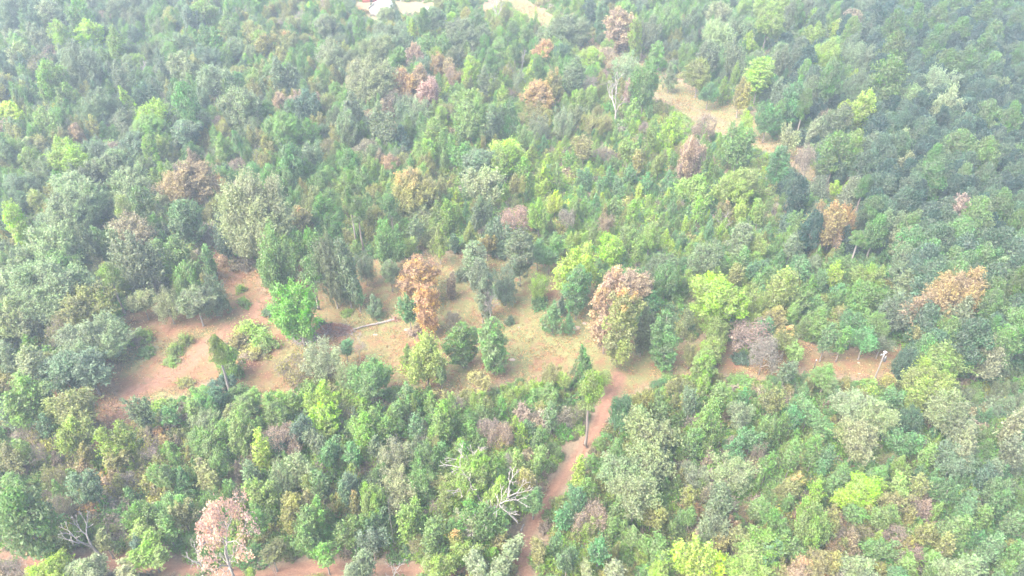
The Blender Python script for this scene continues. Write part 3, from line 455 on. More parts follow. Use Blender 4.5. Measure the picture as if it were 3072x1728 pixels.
(2048, 576, """aR 1100 80 210 300;aR 1220 110 150 200;tR 1120 200 240 180 450;pN 1440 40 180 150;pN 1460 180 200 210 535;pN 1330 300 130 90 640;cY 1780 185 160 180;aS 1620 150 200 220;aS 1700 270 220 240;aB 1690 430 280 230;aB 1790 580 290 270;pN 1850 -30 170 150 180;cK 2050 50 150 340;pN 2230 50 260 250;pN 2400 0 220 230 470;pN 2530 130 140 210;aB 2200 300 220 250;aD 1960 380 230 260;aO 2470 360 240 200;aS 2390 470 300 290;pG 2530 590 160 320 1165;aR 2060 595 360 300 1120;aR 1840 740 260 240 1150;aO 1960 900 300 250;aB 2080 800 280 330;pN 2320 750 190 240;pN 2330 960 130 170;aL 1960 1130 330 260;aS 2290 1090 280 290;aL 1860 1330 320 200;aD 1680 1160 150 250;aY 200 610 210 190;aY 270 690 330 250 1085;aL 390 750 180 200;aL 250 930 190 200;vL 540 690 180 260;aL 730 590 250 280;aL 1150 530 150 170;aL 1400 550 190 190;aG 1390 700 290 190;aB 180 390 250 220;cS 440 240 150 270;kG 740 460 120 120;kG 960 640 140 160;aE 1180 690 140 120;aE 1300 900 180 190;aG 1440 910 180 190;aE 1380 1020 210 170;aE 1090 1000 170 200;aG 1210 1020 160 190;aG 1020 880 180 180;tK 520 930 340 330;tK 620 1080 220 240 1390;aO 790 1010 190 180;aL 830 1130 150 140;uD 440 1210 130 110;cL 220 1100 170 200;cL 170 1200 160 230;aS 50 780 120 300;bW 310 130 150 160;dW 690 70 50 190;aL 120 30 160 170;kY 440 70 130 170;aL 580 60 130 170;aO 330 60 120 110;tK 820 60 110 120;aG 870 150 120 160;aG 960 220 120 150;aL 560 310 150 150;kE 640 230 90 140;aB 820 330 150 160;aG 700 560 140 140;aE 900 480 150 160;aG 860 740 130 150;aG 1240 470 150 160;aE 1050 600 100 130;aO 700 870 180 150;aL 830 850 120 130;aB 1600 760 200 280;tO 1520 930 150 180;aE 640 950 160 160;aB 1500 1090 130 110;wW 1480 -20 110 110;aE 200 220 110 130;kL 60 380 110 130;aB 1000 480 170 110;uB 1680 1300 130 130;aO 1570 1380 120 110;aG 1080 1340 200 130;aO 400 560 150 160;dW 560 260 60 90;aG 460 430 130 150;aE 540 530 110 130;aG 320 500 120 130;vO 60 1130 120 180;aB 780 1290 150 150;aG 120 -60 120 110"""),
(0, 1152, """aG 230 -60 330 330;aO 560 20 330 300;aL 560 240 240 260;aB 70 30 180 370;bP 160 350 200 140;bP 350 430 200 290 640;aG 190 410 150 190;aO 70 420 150 240;aG 100 640 190 180;aL 930 265 250 270;aB 1060 90 170 230;bP 1140 340 100 140;uP 1170 570 130 70;bP 1150 470 190 190;vS 1530 170 200 150;vG 1550 280 320 240;cL 1820 220 170 300;kY 1970 350 200 300;tK 2170 280 290 290;aY 2430 0 210 230;cY 2440 160 200 240;kL 1280 420 130 140;aB 680 620 270 260;uR 680 870 230 170;pN 180 810 480 420 1330;wW 690 1000 330 330 1325;aL 1070 1050 230 180;aL 1130 1170 260 180;qP 1650 930 500 430 1500;bW 1500 1180 280 270;bW 1720 1200 300 240;cY 430 1210 140 140;aY 390 1310 300 180;aS 650 1330 260 150;aS 950 1370 190 110;vG 1600 770 190 230;bK 1800 740 210 230;aS 2250 500 230 250;vS 2130 560 230 300;vL 2350 560 200 300;aO 2240 800 260 280;aG 2320 930 260 280;aL 1960 700 190 210;aG 1950 940 190 190;uE 1950 1200 190 190;aO 2050 1190 200 170;dW 2075 1350 60 120;aY 1890 1380 120 90;kE 1380 640 130 200;aO 1560 580 190 190;aG 1640 480 160 200;aB 1900 560 170 190;aG 1210 600 160 180;aO 850 480 190 160;tO 420 640 190 200;aG 60 820 200 250;aG 1290 800 220 200;aG 1050 880 190 200;aO 1370 880 160 180;tK 950 650 180 180;tK 480 850 170 220;aG 1250 960 180 200;bK 130 1260 300 190;aG 480 1080 150 200;aE 1270 150 180 160;aG 1850 60 200 160;aD 1630 0 170 150;aG 1450 90 190 160;aG 2060 120 200 180;aD 2300 220 200 200;bW 2080 180 90 110;aO 780 1080 170 170;aE 2490 420 150 180;aE 2420 660 190 200;aG 2450 1180 200 200;aD 2080 380 130 110;aB 2380 340 150 170;tR 720 290 160 90;aD 340 230 150 170;aO 640 430 160 150;aD 1050 1130 130 150;aB 640 90 120 150"""),
(1024, 1152, """kL 180 100 120 160;aL 180 200 220 230;kE 500 0 170 260;kL 555 80 100 190;aL 790 110 210 280;tK 1100 280 200 220;tK 1220 300 200 240;aL 1050 50 130 140;kE 1390 280 190 170;aB 1580 120 150 220;aG 1560 -20 170 160;pL 1880 -100 240 220 470;tO 1780 120 160 190;aE 2120 80 200 220;aO 2290 20 150 240;aS 2330 280 400 230;aS 2130 520 300 240;aS 2310 480 340 260;aS 2230 680 330 240 1080;tK 1900 880 280 270;vS 400 390 250 280;vG 640 380 230 330;vG 610 620 240 250;vS 430 700 360 240;aL 1000 570 320 240;aL 1180 740 280 250;aG 1080 900 280 280;vL 850 680 280 230;wW 1080 490 560 470;wW 1120 760 600 280;dW 370 850 75 390 1230;aL 500 920 220 250;aG 700 980 210 280;kY 1790 550 160 210;aL 230 760 180 230;aG 80 1000 180 220;aS 170 1230 240 240;wW 170 1250 140 200;wW 400 1340 230 120;aL 720 1260 240 220;aS 1000 1240 200 200;aS 1200 1310 220 160;aO 1490 1170 140 200;kE 1700 900 170 190;aS 2060 1330 220 140;aY 2400 1350 210 110;aS 1850 1360 130 110;aE 1940 1150 210 210;bW 610 350 120 130;bW 400 380 80 110;bW 1280 520 160 180;tK 870 120 160 180;aG 960 210 150 150;aE 80 430 170 180;aB 60 650 170 220;aG 330 240 160 180;aE 560 230 160 170;aG 1480 320 130 200;aG 1500 450 170 190;aL 1330 500 160 200;aE 760 430 130 150;aG 920 430 130 160;aO 1420 650 160 170;aE 1450 790 170 170;aO 1370 950 150 180;aE 2250 150 190 200;aG 1850 700 150 180;aE 1790 780 150 180;tO 1700 660 140 160;aG 2380 100 150 190;aE 1900 370 170 160;aG 2080 400 140 170;aG 2060 900 160 200;aO 2350 850 200 200;aG 2200 1050 200 180;aE 1620 1120 160 200;aE 1700 1250 150 170;kL 1660 1310 110 130;aG 2400 1150 200 180;aE 250 950 150 200;aB 230 1080 170 180;tO 560 1130 160 180;aG 840 1000 150 200;aO 870 1100 150 180;aS 1280 1170 180 160;aS 950 980 150 200;bP 700 880 150 150;aG 420 140 150 160;tO 30 180 150 150;aB 260 380 160 170;aO 100 800 130 180;aL 950 1180 160 160"""),
(2048, 1152, """aS 430 120 210 190;kG 140 180 220 350;kL 240 240 130 270;kE 460 30 110 160;kG 640 240 140 260;aS 1300 60 260 200;aS 1450 110 260 230;aS 1330 250 300 250 590;aL 1770 0 160 220;aS 1950 20 300 250;aB 2080 110 320 300;aS 2130 310 250 270;aB 2060 440 260 200;aS 2500 180 200 280;aB 2480 380 180 220;tK 560 440 120 170;vS 370 560 340 200;aB 280 750 280 300;aB 230 950 230 230;vS 80 600 220 140;aY 1370 680 240 220;aY 1270 760 220 160;aL 970 890 240 330;aE 2400 700 220 230;aL 620 1100 300 260;aY 80 1150 230 280;aY 260 1230 230 220;aL 500 1310 320 150;aO 1010 1230 260 200;aR 900 1290 240 180;aS 1300 1280 220 180;aS 2180 1280 230 180;aS 2050 1360 260 120;uR 1590 1160 110 110;aG 60 340 160 220;kG 200 330 130 220;aE 830 150 190 180;aG 760 180 130 230;aE 950 130 170 170;aE 1050 230 170 170;aG 830 420 180 220;aG 1000 380 180 230;aE 1080 480 150 180;aG 1180 620 210 200;aE 520 330 150 160;kE 400 370 150 220;aG 650 480 150 230;aO 820 680 190 180;aL 1010 720 160 180;tK 950 770 170 160;aG 1470 600 190 170;aL 1640 690 180 180;aO 1790 660 170 180;aL 1630 530 160 170;aE 1690 340 190 190;aG 1850 450 170 190;aE 1980 690 170 190;tK 1850 740 160 180;aO 1600 790 200 170;aG 1520 900 190 180;tK 1730 850 180 170;aO 1830 1030 180 180;aG 2280 890 200 190;aE 2150 830 190 180;aG 2080 980 190 190;aO 1990 1110 190 190;tK 1560 1050 200 180;tO 1350 1020 200 190;aG 680 930 190 200;tK 720 1010 190 190;aG 560 860 180 170;tR 480 900 150 160;aE 640 1200 190 200;aG 820 1130 190 190;aO 420 1060 190 200;aO 280 1100 180 160;tR 1150 1190 180 150;aG 1480 1150 180 170;tP 1750 1190 180 160;aG 1700 1280 190 170;aG 1900 1240 180 170;aE 2350 1130 190 190;aE 2490 940 180 190;aG 2520 1200 160 190;aG 1880 1370 180 110;aE 1620 1370 180 110;tK 1450 940 150 150;aB 2350 560 190 190;aD 2290 600 170 180;aD 1720 180 150 160;aE 1560 30 150 170;aO 680 30 160 180;aG 260 20 170 190;aB 60 40 150 180;tK 1170 1040 180 170;aG 1280 880 180 160;aO 1130 950 160 160;aO 50 760 160 160;aG 60 900 160 160;tO 1540 500 160 150;aG 2460 1290 180 170;aB 1380 1370 170 110;aO 740 1380 170 100"""),
]
# ------------------------------------------------------------------ planting
rnd = random.Random(5)
TREES = []                      # dicts for labels
def crown_depth(u, v, z): 
    p = at(u, v, z); return p, proj(p)[2]
def link(o): sc.collection.objects.link(o); return o
def plant(kd, col, X, Y, D, V, zc, H, pale=None, alpha=0.0, single=False, group=None, register=True, young=False):
    """one tree: an Empty at its foot > trunk, crown (zc = height of the crown's middle, H = full height)"""
    nm, words, cat, grp = KIND[kd]
    if kd == 'a': nm = 'understory_tree' if group else ('turning_tree' if col in 'RPY' else 'muted_green_tree' if col in 'BSD' else 'broadleaf_tree')  # names split one broadleaf kind by leaf colour and thicket, not species
    z0 = gz(X, Y)
    c = np.array(PAL[col]) * (1 + rnd.uniform(-.13, .13)); c = c * np.array([1 + rnd.uniform(-.10, .10), 1 + rnd.uniform(-.04, .04), 1 + rnd.uniform(-.12, .12)])
    key = kd
    if kd == 'a': key = 'a_big' if D > 8.6 else ('o' if V > .95 * D and rnd.random() < .65 or H < 7 else 'a')
    if kd in 'ak' and D < 4.2 and rnd.random() < (.85 if kd == 'a' else .4): key = 'y'
    if kd == 'p': c = c * (.70 if col == 'G' else .86)
    if kd == 'a' and young: key = 'y' if rnd.random() < .6 else 'o'; D *= .8
    if kd == 'p': V *= 1.35; D *= .93; H += .17 * V
    if kd == 'w': key = 'w_big' if D > 9 and H < 19 and Y < 140 and D / H > .9 else 'f' if D > 4 else 'w'
    if kd in 'ackuo': D *= 1.07
    if col == 'R': alpha = .34 if D > 8 else .5 if kd != 'u' else .8
    if col == 'P': alpha = 0
    if kd == 'q': alpha = 0; c = np.array((.52, .345, .275)); D *= 1.15
    me, D0, V0 = rnd.choice(T[key]); rz = rnd.uniform(0, 6.28)
    e = bpy.data.objects.new(nm, None); link(e); e.location = (X, Y, z0 - .05); e.empty_display_size = 1
    full = kd in 'btwdq'
    cr = bpy.data.objects.new('branches' if full else 'crown', me); link(cr); cr.parent = e
    tl = .11 if kd in 'acku' else .04
    cr.rotation_euler = (rnd.uniform(-tl, tl), rnd.uniform(-tl, tl), rz)
    cr.color = (*np.clip(c, .01, .9), 1 - .5 * alpha)
    if full:
        cr.scale = (D / D0, D / D0, H / V0)
        if kd == 'b' and col == 'W': cr.data = cr.data
    else:
        cr.location = (0, 0, zc); q_ = rnd.uniform(.84, 1.16); cr.scale = (D / D0 * q_, D / D0 / q_, V / V0)
    if kd not in 'u' and not full:
        t = bpy.data.objects.new('trunk', rnd.choice(TRP if (pale if pale is not None else rnd.random() < .35) else TR)); link(t); t.parent = e
        th = max(.5, zc - V * .5 + .15); r = max(.55, D / 8) if kd != 'p' else 1.15
        t.scale = (r, r, th); t.rotation_euler = (0, 0, rz)
    if register:
        u, v, dep = proj((X, Y, z0 + (zc if not full else H * .6)))
        e['category'] = cat; e['group'] = group or grp
        TREES.append(dict(o=e, kd=kd, col=col, u=u, v=v, H=H, D=D, dep=dep))
    return e
def T_(u, v): return masks(np.array([at(u, v)[:2]]), False)[1][0]      # how far inside a track
BLOCK = []                       # (x, y, radius) of crowns already standing
SC = 2576 / 1024
for ox, oy, txt in DATA:
    for ent in txt.replace('\n', '').split(';'):
        f = ent.split(); kd, col = f[0][0], f[0][1]; x, y, w, h = map(float, f[1:5]); foot = float(f[5]) if len(f) > 5 else None
        u, w = ox + x / SC, w / SC; vt, h = oy + y / SC, h / SC; vc = vt + h / 2
        if kd == 'b' and col == 'W': kd = 'w'
        if foot is None and kd in 'akuctv' and (T_(u, vc) > -.4 or T_(u, vt + h * .8) > -.2): continue
        beta = R(PITCH) + math.atan((vc - 864) / FPX)
        zc = 9.0
        for _ in range(4):
            p, dep = crown_depth(u, vc, zc); s = FPX / dep; D = w / s; hh = h / s
            V = math.sqrt(max(hh * hh - (D * math.sin(beta)) ** 2, (.35 * hh) ** 2)) / math.cos(beta)
            lo, hi = {'a': (.7, 1.5), 'v': (.7, 1.4), 'c': (1.3, 4.5), 'k': (1.1, 2.6), 'p': (.7, 1.5), 'u': (.45, 1.1)}.get(kd, (.8, 3.5))
            V = min(max(V, lo * D), hi * D) * (1.15 if kd in 'akc' else 1)
            clearh = {'a': 2.0 + .25 * D, 'v': 2.0, 'c': .6, 'k': .5, 'p': 8.5, 'u': -.25 * V}.get(kd, 0)
            if foot is not None:
                vb = oy + foot / SC; ub = 1536 + (u - 1536) * (4000 - vb) / (4000 - vc)
                g = at(ub, vb); zz = 0.0; lo_z, hi_z = 0, 60
                for _ in range(30):
                    m_ = (lo_z + hi_z) / 2
                    if proj((g[0], g[1], m_))[1] > vc: lo_z = m_
                    else: hi_z = m_
                zc = lo_z; p = np.array((g[0], g[1], zc)); s = FPX / proj(p)[2]; D = w / s
                lo_z, hi_z = 0, 60
                for _ in range(30):
                    m_ = (lo_z + hi_z) / 2
                    if proj((g[0], g[1], m_))[1] > vt + (0 if kd in 'bwdqt' else D * .125 * math.sin(beta) * s): lo_z = m_
                    else: hi_z = m_
                top = lo_z; V = min(max((top - zc) * 2, .6 * D), 1.75 * zc)
                if kd in 'btwdq': zc = top / 2; V = top
            elif kd in 'btwdq': V = V * (1.0 if kd in 'bt' else 1.1) + .5; zc = V / 2
            else: zc = V / 2 + clearh
        H = zc + V / 2 if kd not in 'btwdq' else V
        alpha = .75 if col in 'P' and kd == 'a' else (.55 if (kd, col) in (('a', 'O'), ('c', 'O')) and rnd.random() < .25 else 0)
        if kd in 't': alpha = 0
        plant(kd, col, p[0], p[1], D, V, zc, H, alpha=alpha, young=(1350 < u < 2250 and 350 < vc < 700 and w < 80 and col in 'GLEYO'))
        BLOCK.append((p[0], p[1], D * .5))
BL = np.array(BLOCK)
NMAIN = len(TREES)
# ------------------------------------------------------------------ filler colours over the photo, 12 x 7 cells
FILL = """BGD BG GBO GO GOB OGL GLO GBO GBN BG NGB NGB
GBO BG GBO OGB GBK GLO LGO LOG LGB BGE NBG NBG
GBO BGS GOK GNO GOL LGO LGY LEGY ELGO GOL BDG BNG
BGS BGO OGK GO GOE GOE GOE EGL LGEO GEO EGB BDG
GOB GOL GOK GOL GLO OGL GLO GOE GLO GEO GLO BGE
OGK OKR GOK GKL GLB GLO GLK GLO GLK GLO EGL EBG
GOK GKO GOL GOL GLE GLO LGO GLO OGKR OKGR OGKL EGB""".split('\n')
FILL = [r.split() for r in FILL]
def fillcol(u, v):
    r = FILL[int(np.clip(v / 247, 0, 6))][int(np.clip(u / 256, 0, 11))]; return r[min(len(r) - 1, int(rnd.random() ** 1.3 * len(r)))]
# saplings and bushes between the trees: the largest-looking ones are things of their own, the rest one mass
cand = []
y = 52.0
while y < 345:
    dep = math.hypot(y, CAM_H); step = 2.5 + (dep - 115) * .008
    xm = .643 * (y * CT + CAM_H * ST) + 9; x = -xm
    while x < xm:
        X, Y = x + rnd.uniform(-.48, .48) * step, y + rnd.uniform(-.48, .48) * step; x += step
        cand.append((X, Y))
    y += step
cand = np.array(cand); op = open_at(cand); near_d = np.array([np.min(np.hypot(BL[:, 0] - c[0], BL[:, 1] - c[1]) - BL[:, 2] * .55) for c in cand])
keep = (op < -1.2) & (near_d > 0); cand = cand[keep]; edge = -op[keep]; nd = near_d[keep]
FILLT = []
for (X, Y), ed, g_ in zip(cand, edge, nd):
    u, v, dep = proj((X, Y, 2))
    if not (-120 < u < 3200 and -80 < v < 1900): continue
    col = fillcol(u, v); r = rnd.random()
    deep = ed > 6
    if u > 2350 and v < 760:
        if g_ < 1.2: continue
        col = rnd.choice('VDVD') if u > 2600 else rnd.choice('DBGDV')  # dark tints paint the shade between the pine crowns into the foliage
    sapl = (1350 < u < 2450 and 340 < v < 780) or (u > 1650 and v > 1130) or (u < 1300 and v > 1250)
    if u > 2350 and v < 760: kd, D, H = ('a', rnd.uniform(4, 6), rnd.uniform(5, 8.5)) if r < (.3 if u > 2600 else .85) else ('p', rnd.uniform(4.5, 6), rnd.uniform(12, 15))
    elif u > 2700 and v < 1150 and r < .75: kd, D, H = ('p', rnd.uniform(5, 7), rnd.uniform(12, 16)); col = rnd.choice('DNDE')
    elif sapl: kd, D, H = ('k', rnd.uniform(1.5, 2.9), rnd.uniform(2.8, 5.5)) if r < .72 else ('u', rnd.uniform(2, 3.2), rnd.uniform(1.6, 2.6))
    elif v < 700 and deep and r < .42: kd, D, H = 'a', rnd.uniform(3.5, 6), rnd.uniform(5, 9)
    elif r < .42: kd, D, H = 'k', rnd.uniform(2.2, 3.8), rnd.uniform(3.5, 6.5)
    elif r < .62: kd, D, H = 'a', rnd.uniform(3, 4.6), rnd.uniform(4, 6.5)
    else: kd, D, H = 'u', rnd.uniform(2.6, 4.4), rnd.uniform(1.8, 3.2)
    if 1350 < u < 2300 and 350 < v < 700: col = rnd.choice('LLGLGYEO')
    if not deep: H *= .75
    # nothing extra may stand before the open ground
    ok = False
    for _ in range(3):
        q = []
        for zz_, dx in ((H * .97, 0), (H * .6, -D * .42), (H * .6, D * .42)):
            uu, vv, _d = proj((X + dx, Y, zz_)); q.append(at(uu, vv)[:2])
        if open_at(np.array(q), False).max() < -.1: ok = True; break
        H *= .55; D *= .8; kd = 'u'
    if not ok: continue
    FILLT.append((dep, kd, col, X, Y, D, H, u, v))
FILLT.sort(key=lambda t: t[0])
count = {}; rest = []
CAP = {'k': 190, 'a': 120, 'u': 190, 'p': 0}
for dep, kd, col, X, Y, D, H, u, v in FILLT:
    inframe = -10 < u < 3080 and -10 < v < 1740
    if inframe and count.get(kd, 0) < CAP[kd]:
        count[kd] = count.get(kd, 0) + 1
        V = H * (.92 if kd != 'u' else 1.0); zc = H - V / 2 if kd != 'u' else H * .42
        plant(kd, col, X, Y, D, V, zc, H, group={'k': 'saplings in the thicket', 'a': 'small trees in the thicket', 'u': 'bushes in the thicket'}[kd])
    else: rest.append((kd, col, X, Y, D, H))
print('main', NMAIN, 'fill', count, 'rest', len(rest))
# ------------------------------------------------------------------ masses: instanced with geometry nodes, each one object
def mass(name, label, cat, templates, rows):
    """rows: (template index, x, y, z, sx, sz, rot, colour)"""
    coll = bpy.data.collections.new(name + '_kinds')
    for i, me in enumerate(templates):
        o = bpy.data.objects.new('%s_kind_%02d' % (name, i), me.copy()); o.data.materials[0] = M_LEAFI if o.data.materials[0] == M_LEAF else o.data.materials[0]
        coll.objects.link(o)
    n = len(rows); me = bpy.data.meshes.new(name); me.vertices.add(n)
    A = np.array([[r[1], r[2], r[3]] for r in rows], np.float32); me.vertices.foreach_set('co', A.ravel())
    def att(nm_, ty, arr, key):
        a_ = me.attributes.new(nm_, ty, 'POINT'); a_.data.foreach_set(key, np.asarray(arr).ravel())
    att('idx', 'INT', np.array([r[0] for r in rows], np.int32), 'value')
    att('scl', 'FLOAT_VECTOR', np.array([[r[4], r[4], r[5]] for r in rows], np.float32), 'vector')
    att('rot', 'FLOAT_VECTOR', np.array([[0, 0, r[6]] for r in rows], np.float32), 'vector')
    att('tint', 'FLOAT_COLOR', np.array([[*r[7], 1] for r in rows], np.float32), 'color')
    o = bpy.data.objects.new(name, me); link(o)
    ng = bpy.data.node_groups.new(name, 'GeometryNodeTree'); ng.interface.new_socket('Geometry', in_out='INPUT', socket_type='NodeSocketGeometry'); ng.interface.new_socket('Geometry', in_out='OUTPUT', socket_type='NodeSocketGeometry')
    gi, go = ng.nodes.new('NodeGroupInput'), ng.nodes.new('NodeGroupOutput'); L = ng.links.new
    ci = ng.nodes.new('GeometryNodeCollectionInfo'); ci.inputs['Collection'].default_value = coll; ci.inputs['Separate Children'].default_value = True; ci.inputs['Reset Children'].default_value = True
    ip = ng.nodes.new('GeometryNodeInstanceOnPoints'); ip.inputs['Pick Instance'].default_value = True
    def na(nm_, ty):
        q = ng.nodes.new('GeometryNodeInputNamedAttribute'); q.data_type = ty; q.inputs[0].default_value = nm_; return [s for s in q.outputs if s.enabled][0]
    L(gi.outputs[0], ip.inputs['Points']); L(ci.outputs[0], ip.inputs['Instance']); L(na('idx', 'INT'), ip.inputs['Instance Index'])
    L(na('scl', 'FLOAT_VECTOR'), ip.inputs['Scale']); L(na('rot', 'FLOAT_VECTOR'), ip.inputs['Rotation']); L(ip.outputs[0], go.inputs[0])
    m = o.modifiers.new('scatter', 'NODES'); m.node_group = ng
    o['label'] = label; o['category'] = cat; o['kind'] = 'stuff'; return o
def jitcol(c, a_=.16): 
    c = np.array(PAL[c]) * (1 + rnd.uniform(-a_, a_)); return np.clip(c * np.array([1 + rnd.uniform(-.1, .1), 1, 1 + rnd.uniform(-.12, .12)]), .01, .9)
tm, order = [], {}
for k in 'akupoy': order[k] = [len(tm) + i for i in range(len(T[k]))]; tm += [q[0] for q in T[k]]
order_dims = {k: (T[k][0][1], T[k][0][2]) for k in 'akupoy'}
rows = []
for kd, col, X, Y, D, H in rest:
    V_k = kd
    if kd == 'a': kd = 'o' if rnd.random() < .6 else 'a'
    if kd == 'k' and rnd.random() < .5: kd = 'y'
    D0, V0 = order_dims[kd]
    V = {'u': H, 'p': 9.0}.get(kd, H * .92); zc = H * .42 if kd == 'u' else H - V / 2
    rows.append((rnd.choice(order[kd]), X, Y, gz(X, Y) + zc, D / D0, V / V0, rnd.uniform(0, 6.28), jitcol(col)))
mass('woodland', 'mass of saplings and small trees filling the wood between the larger crowns', 'woodland', tm, rows)
# low undergrowth over the whole forest floor
us = []
for s in range(5): us.append(crown('shrub', 2.4, 1.2, 200 + s, leaf=.27, nl=12, lr=(.16, .26), branches=False, cover=1.5).mesh('low_growth', [M_LEAF]))
rows = []; pts = []
y = 50.0
while y < 335:
    dep = math.hypot(y, CAM_H); step = 1.75 if dep < 200 else 2.3
    xm = .643 * (y * CT + CAM_H * ST) + 5; xs_ = np.arange(-xm, xm, step)
    pts.append(np.column_stack([xs_ + np.random.default_rng(int(y * 10)).uniform(-.8, .8, len(xs_)), np.full(len(xs_), y) + np.random.default_rng(int(y * 10) + 1).uniform(-.8, .8, len(xs_))])); y += step
pts = np.concatenate(pts); op = open_at(pts)
hp = height(pts); uv = [proj((p[0], p[1], .5))[:2] for p in pts]
for (X, Y), o_, hz_, (u, v) in zip(pts, op, hp, uv):
    if not (-60 < u < 3140 and -60 < v < 1800): continue
    if o_ > -.7: continue
    uu, vv, _d = proj((X, Y, 1.3))
    if o_ > -5 and open_at(at(uu, vv)[:2], False)[0] > -.3 and rnd.random() < .8: continue
    pine = u > 2350 and v < 1000
    if rnd.random() < (.5 if pine else .06): continue
    col = fillcol(u, v) if rnd.random() < .6 else rnd.choice('OGKOL'); s = rnd.uniform(.65, 1.35) * (.8 if o_ > -3 else 1.1)
    rows.append((rnd.randrange(5), X, Y, hz_ + .35 * s, s, s * rnd.uniform(.8, 1.5), rnd.uniform(0, 6.28), jitcol(col, .25)))
mass('undergrowth', 'tangled low undergrowth of weeds and brambles covering the forest floor', 'undergrowth', us, rows)
print('undergrowth', len(rows))
# grass tufts, weeds and straw in the open ground
rng = np.random.default_rng(77); n = 260000
P = np.column_stack([rng.uniform(-150, 150, n), rng.uniform(60, 330, n)]); 
c_, t_, o_, r_, n_, y_, w_ = masks(P); ok = ((c_ > -1) | (o_ > -1)) & (t_ < -.2)
gn = noise2(P, .22, 31); vis = np.array([proj((p[0], p[1], 0))[:2] for p in P]); ok &= (vis[:, 0] > -30) & (vis[:, 0] < 3100) & (vis[:, 1] < 1760)
P = P[ok]; gn = gn[ok]; cc = c_[ok]
g2 = np.zeros(len(P))
for u, v, a_, b_ in GRASSPATCH:
    c0 = at(u, v)[:2]; ex = np.linalg.norm(at(u + a_, v)[:2] - c0); ey = np.linalg.norm(at(u, v - b_)[:2] - c0)
    g2 = np.maximum(g2, np.clip(1.3 - np.hypot((P[:, 0] - c0[0]) / ex, (P[:, 1] - c0[1]) / ey), 0, 1))
green = (rng.random(len(P)) < np.clip(g2 * 1.1 + (gn > .15) * .5 + (cc < 1.5) * .4, 0, 1))
mb = MB(); H0 = height(P)
def tufts(sel, size, up, mat, k):
    Q = np.repeat(np.column_stack([P[sel], H0[sel] + up]), k, axis=0); m = len(Q); Q = Q + rng.normal(0, (.22, .22, up * .5), (m, 3))
    mb.leaves(Q, rng.normal(0, .7, (m, 3)) + np.array((0, 0, .5)), size, np.column_stack([rng.uniform(0, 1, m), rng.uniform(0, 1, m), np.zeros(m)]), rng, .4, mat)
tufts(green, .34, .16, 0, 5)
dry = ~green & (rng.random(len(P)) < .5); tufts(dry, .30, .05, 1, 2)
M_GRASS = foliage_mat('grass_blades'); M_STRAW = foliage_mat('straw_stalks')
for m_, c in ((M_GRASS, (.15, .19, .065)), (M_STRAW, (.31, .185, .11))):
    for nd_ in list(m_.node_tree.nodes):
        if nd_.type == 'OBJECT_INFO':
            rgb = m_.node_tree.nodes.new('ShaderNodeRGB'); rgb.outputs[0].default_value = (*c, 1)
            for l in list(nd_.outputs['Color'].links): m_.node_tree.links.new(rgb.outputs[0], l.to_socket)
            for l in list(nd_.outputs['Alpha'].links): s_ = l.to_socket; m_.node_tree.links.remove(l); s_.default_value = 0
g = mb.obj('grass', [M_GRASS, M_STRAW]); g['kind'] = 'stuff'; g['label'] = 'green grass tufts and cut straw scattered over the clearing'; g['category'] = 'grass'
# ------------------------------------------------------------------ poles, wires, logs, brush, house
def plain(name, col, rough=.7, metal=0.0, nscale=6):
    m = newmat(name); nt = m.node_tree; L = nt.links.new; out = N(nt, 'ShaderNodeOutputMaterial'); b = N(nt, 'ShaderNodeBsdfPrincipled')
    no = N(nt, 'ShaderNodeTexNoise'); no.inputs['Scale'].default_value = nscale; no.inputs['Detail'].default_value = 6
    tc = N(nt, 'ShaderNodeTexCoord'); L(tc.outputs['Object'], no.inputs[0])
    r = N(nt, 'ShaderNodeValToRGB'); r.color_ramp.elements[0].position = .3; r.color_ramp.elements[1].position = .7
    r.color_ramp.elements[0].color = (*[c * .75 for c in col], 1); r.color_ramp.elements[1].color = (*[min(1, c * 1.15) for c in col], 1)
    L(no.outputs[0], r.inputs[0]); L(r.outputs[0], b.inputs['Base Color']); b.inputs['Roughness'].default_value = rough; b.inputs['Metallic'].default_value = metal
    L(b.outputs[0], out.inputs[0]); return m
M_POLE = plain('pole_wood', (.21, .195, .19)); M_POLED = plain('tarred_pole_wood', (.07, .055, .045)); M_STEEL = plain('grey_steel', (.38, .39, .40), .45, .4)
M_WHITE = plain('white_metal_roof', (.5, .5, .5), .5); M_DKMET = plain('dark_metal', (.06, .06, .065), .5); M_WALL = plain('pale_siding', (.55, .53, .50)); M_GLASS = plain('window_glass', (.05, .06, .07), .15)
M_RUBBER = plain('rubber', (.03, .03, .03), .8); M_CHIM = plain('brick', (.30, .14, .10)); M_RED = plain('red_brown_cladding', (.35, .10, .07))
def thing(name, label, cat, loc, rz=0, group=None):
    e = bpy.data.objects.new(name, None); link(e); e.location = loc; e.rotation_euler = (0, 0, rz); e['label'] = label; e['category'] = cat
    if group: e['group'] = group
    return e
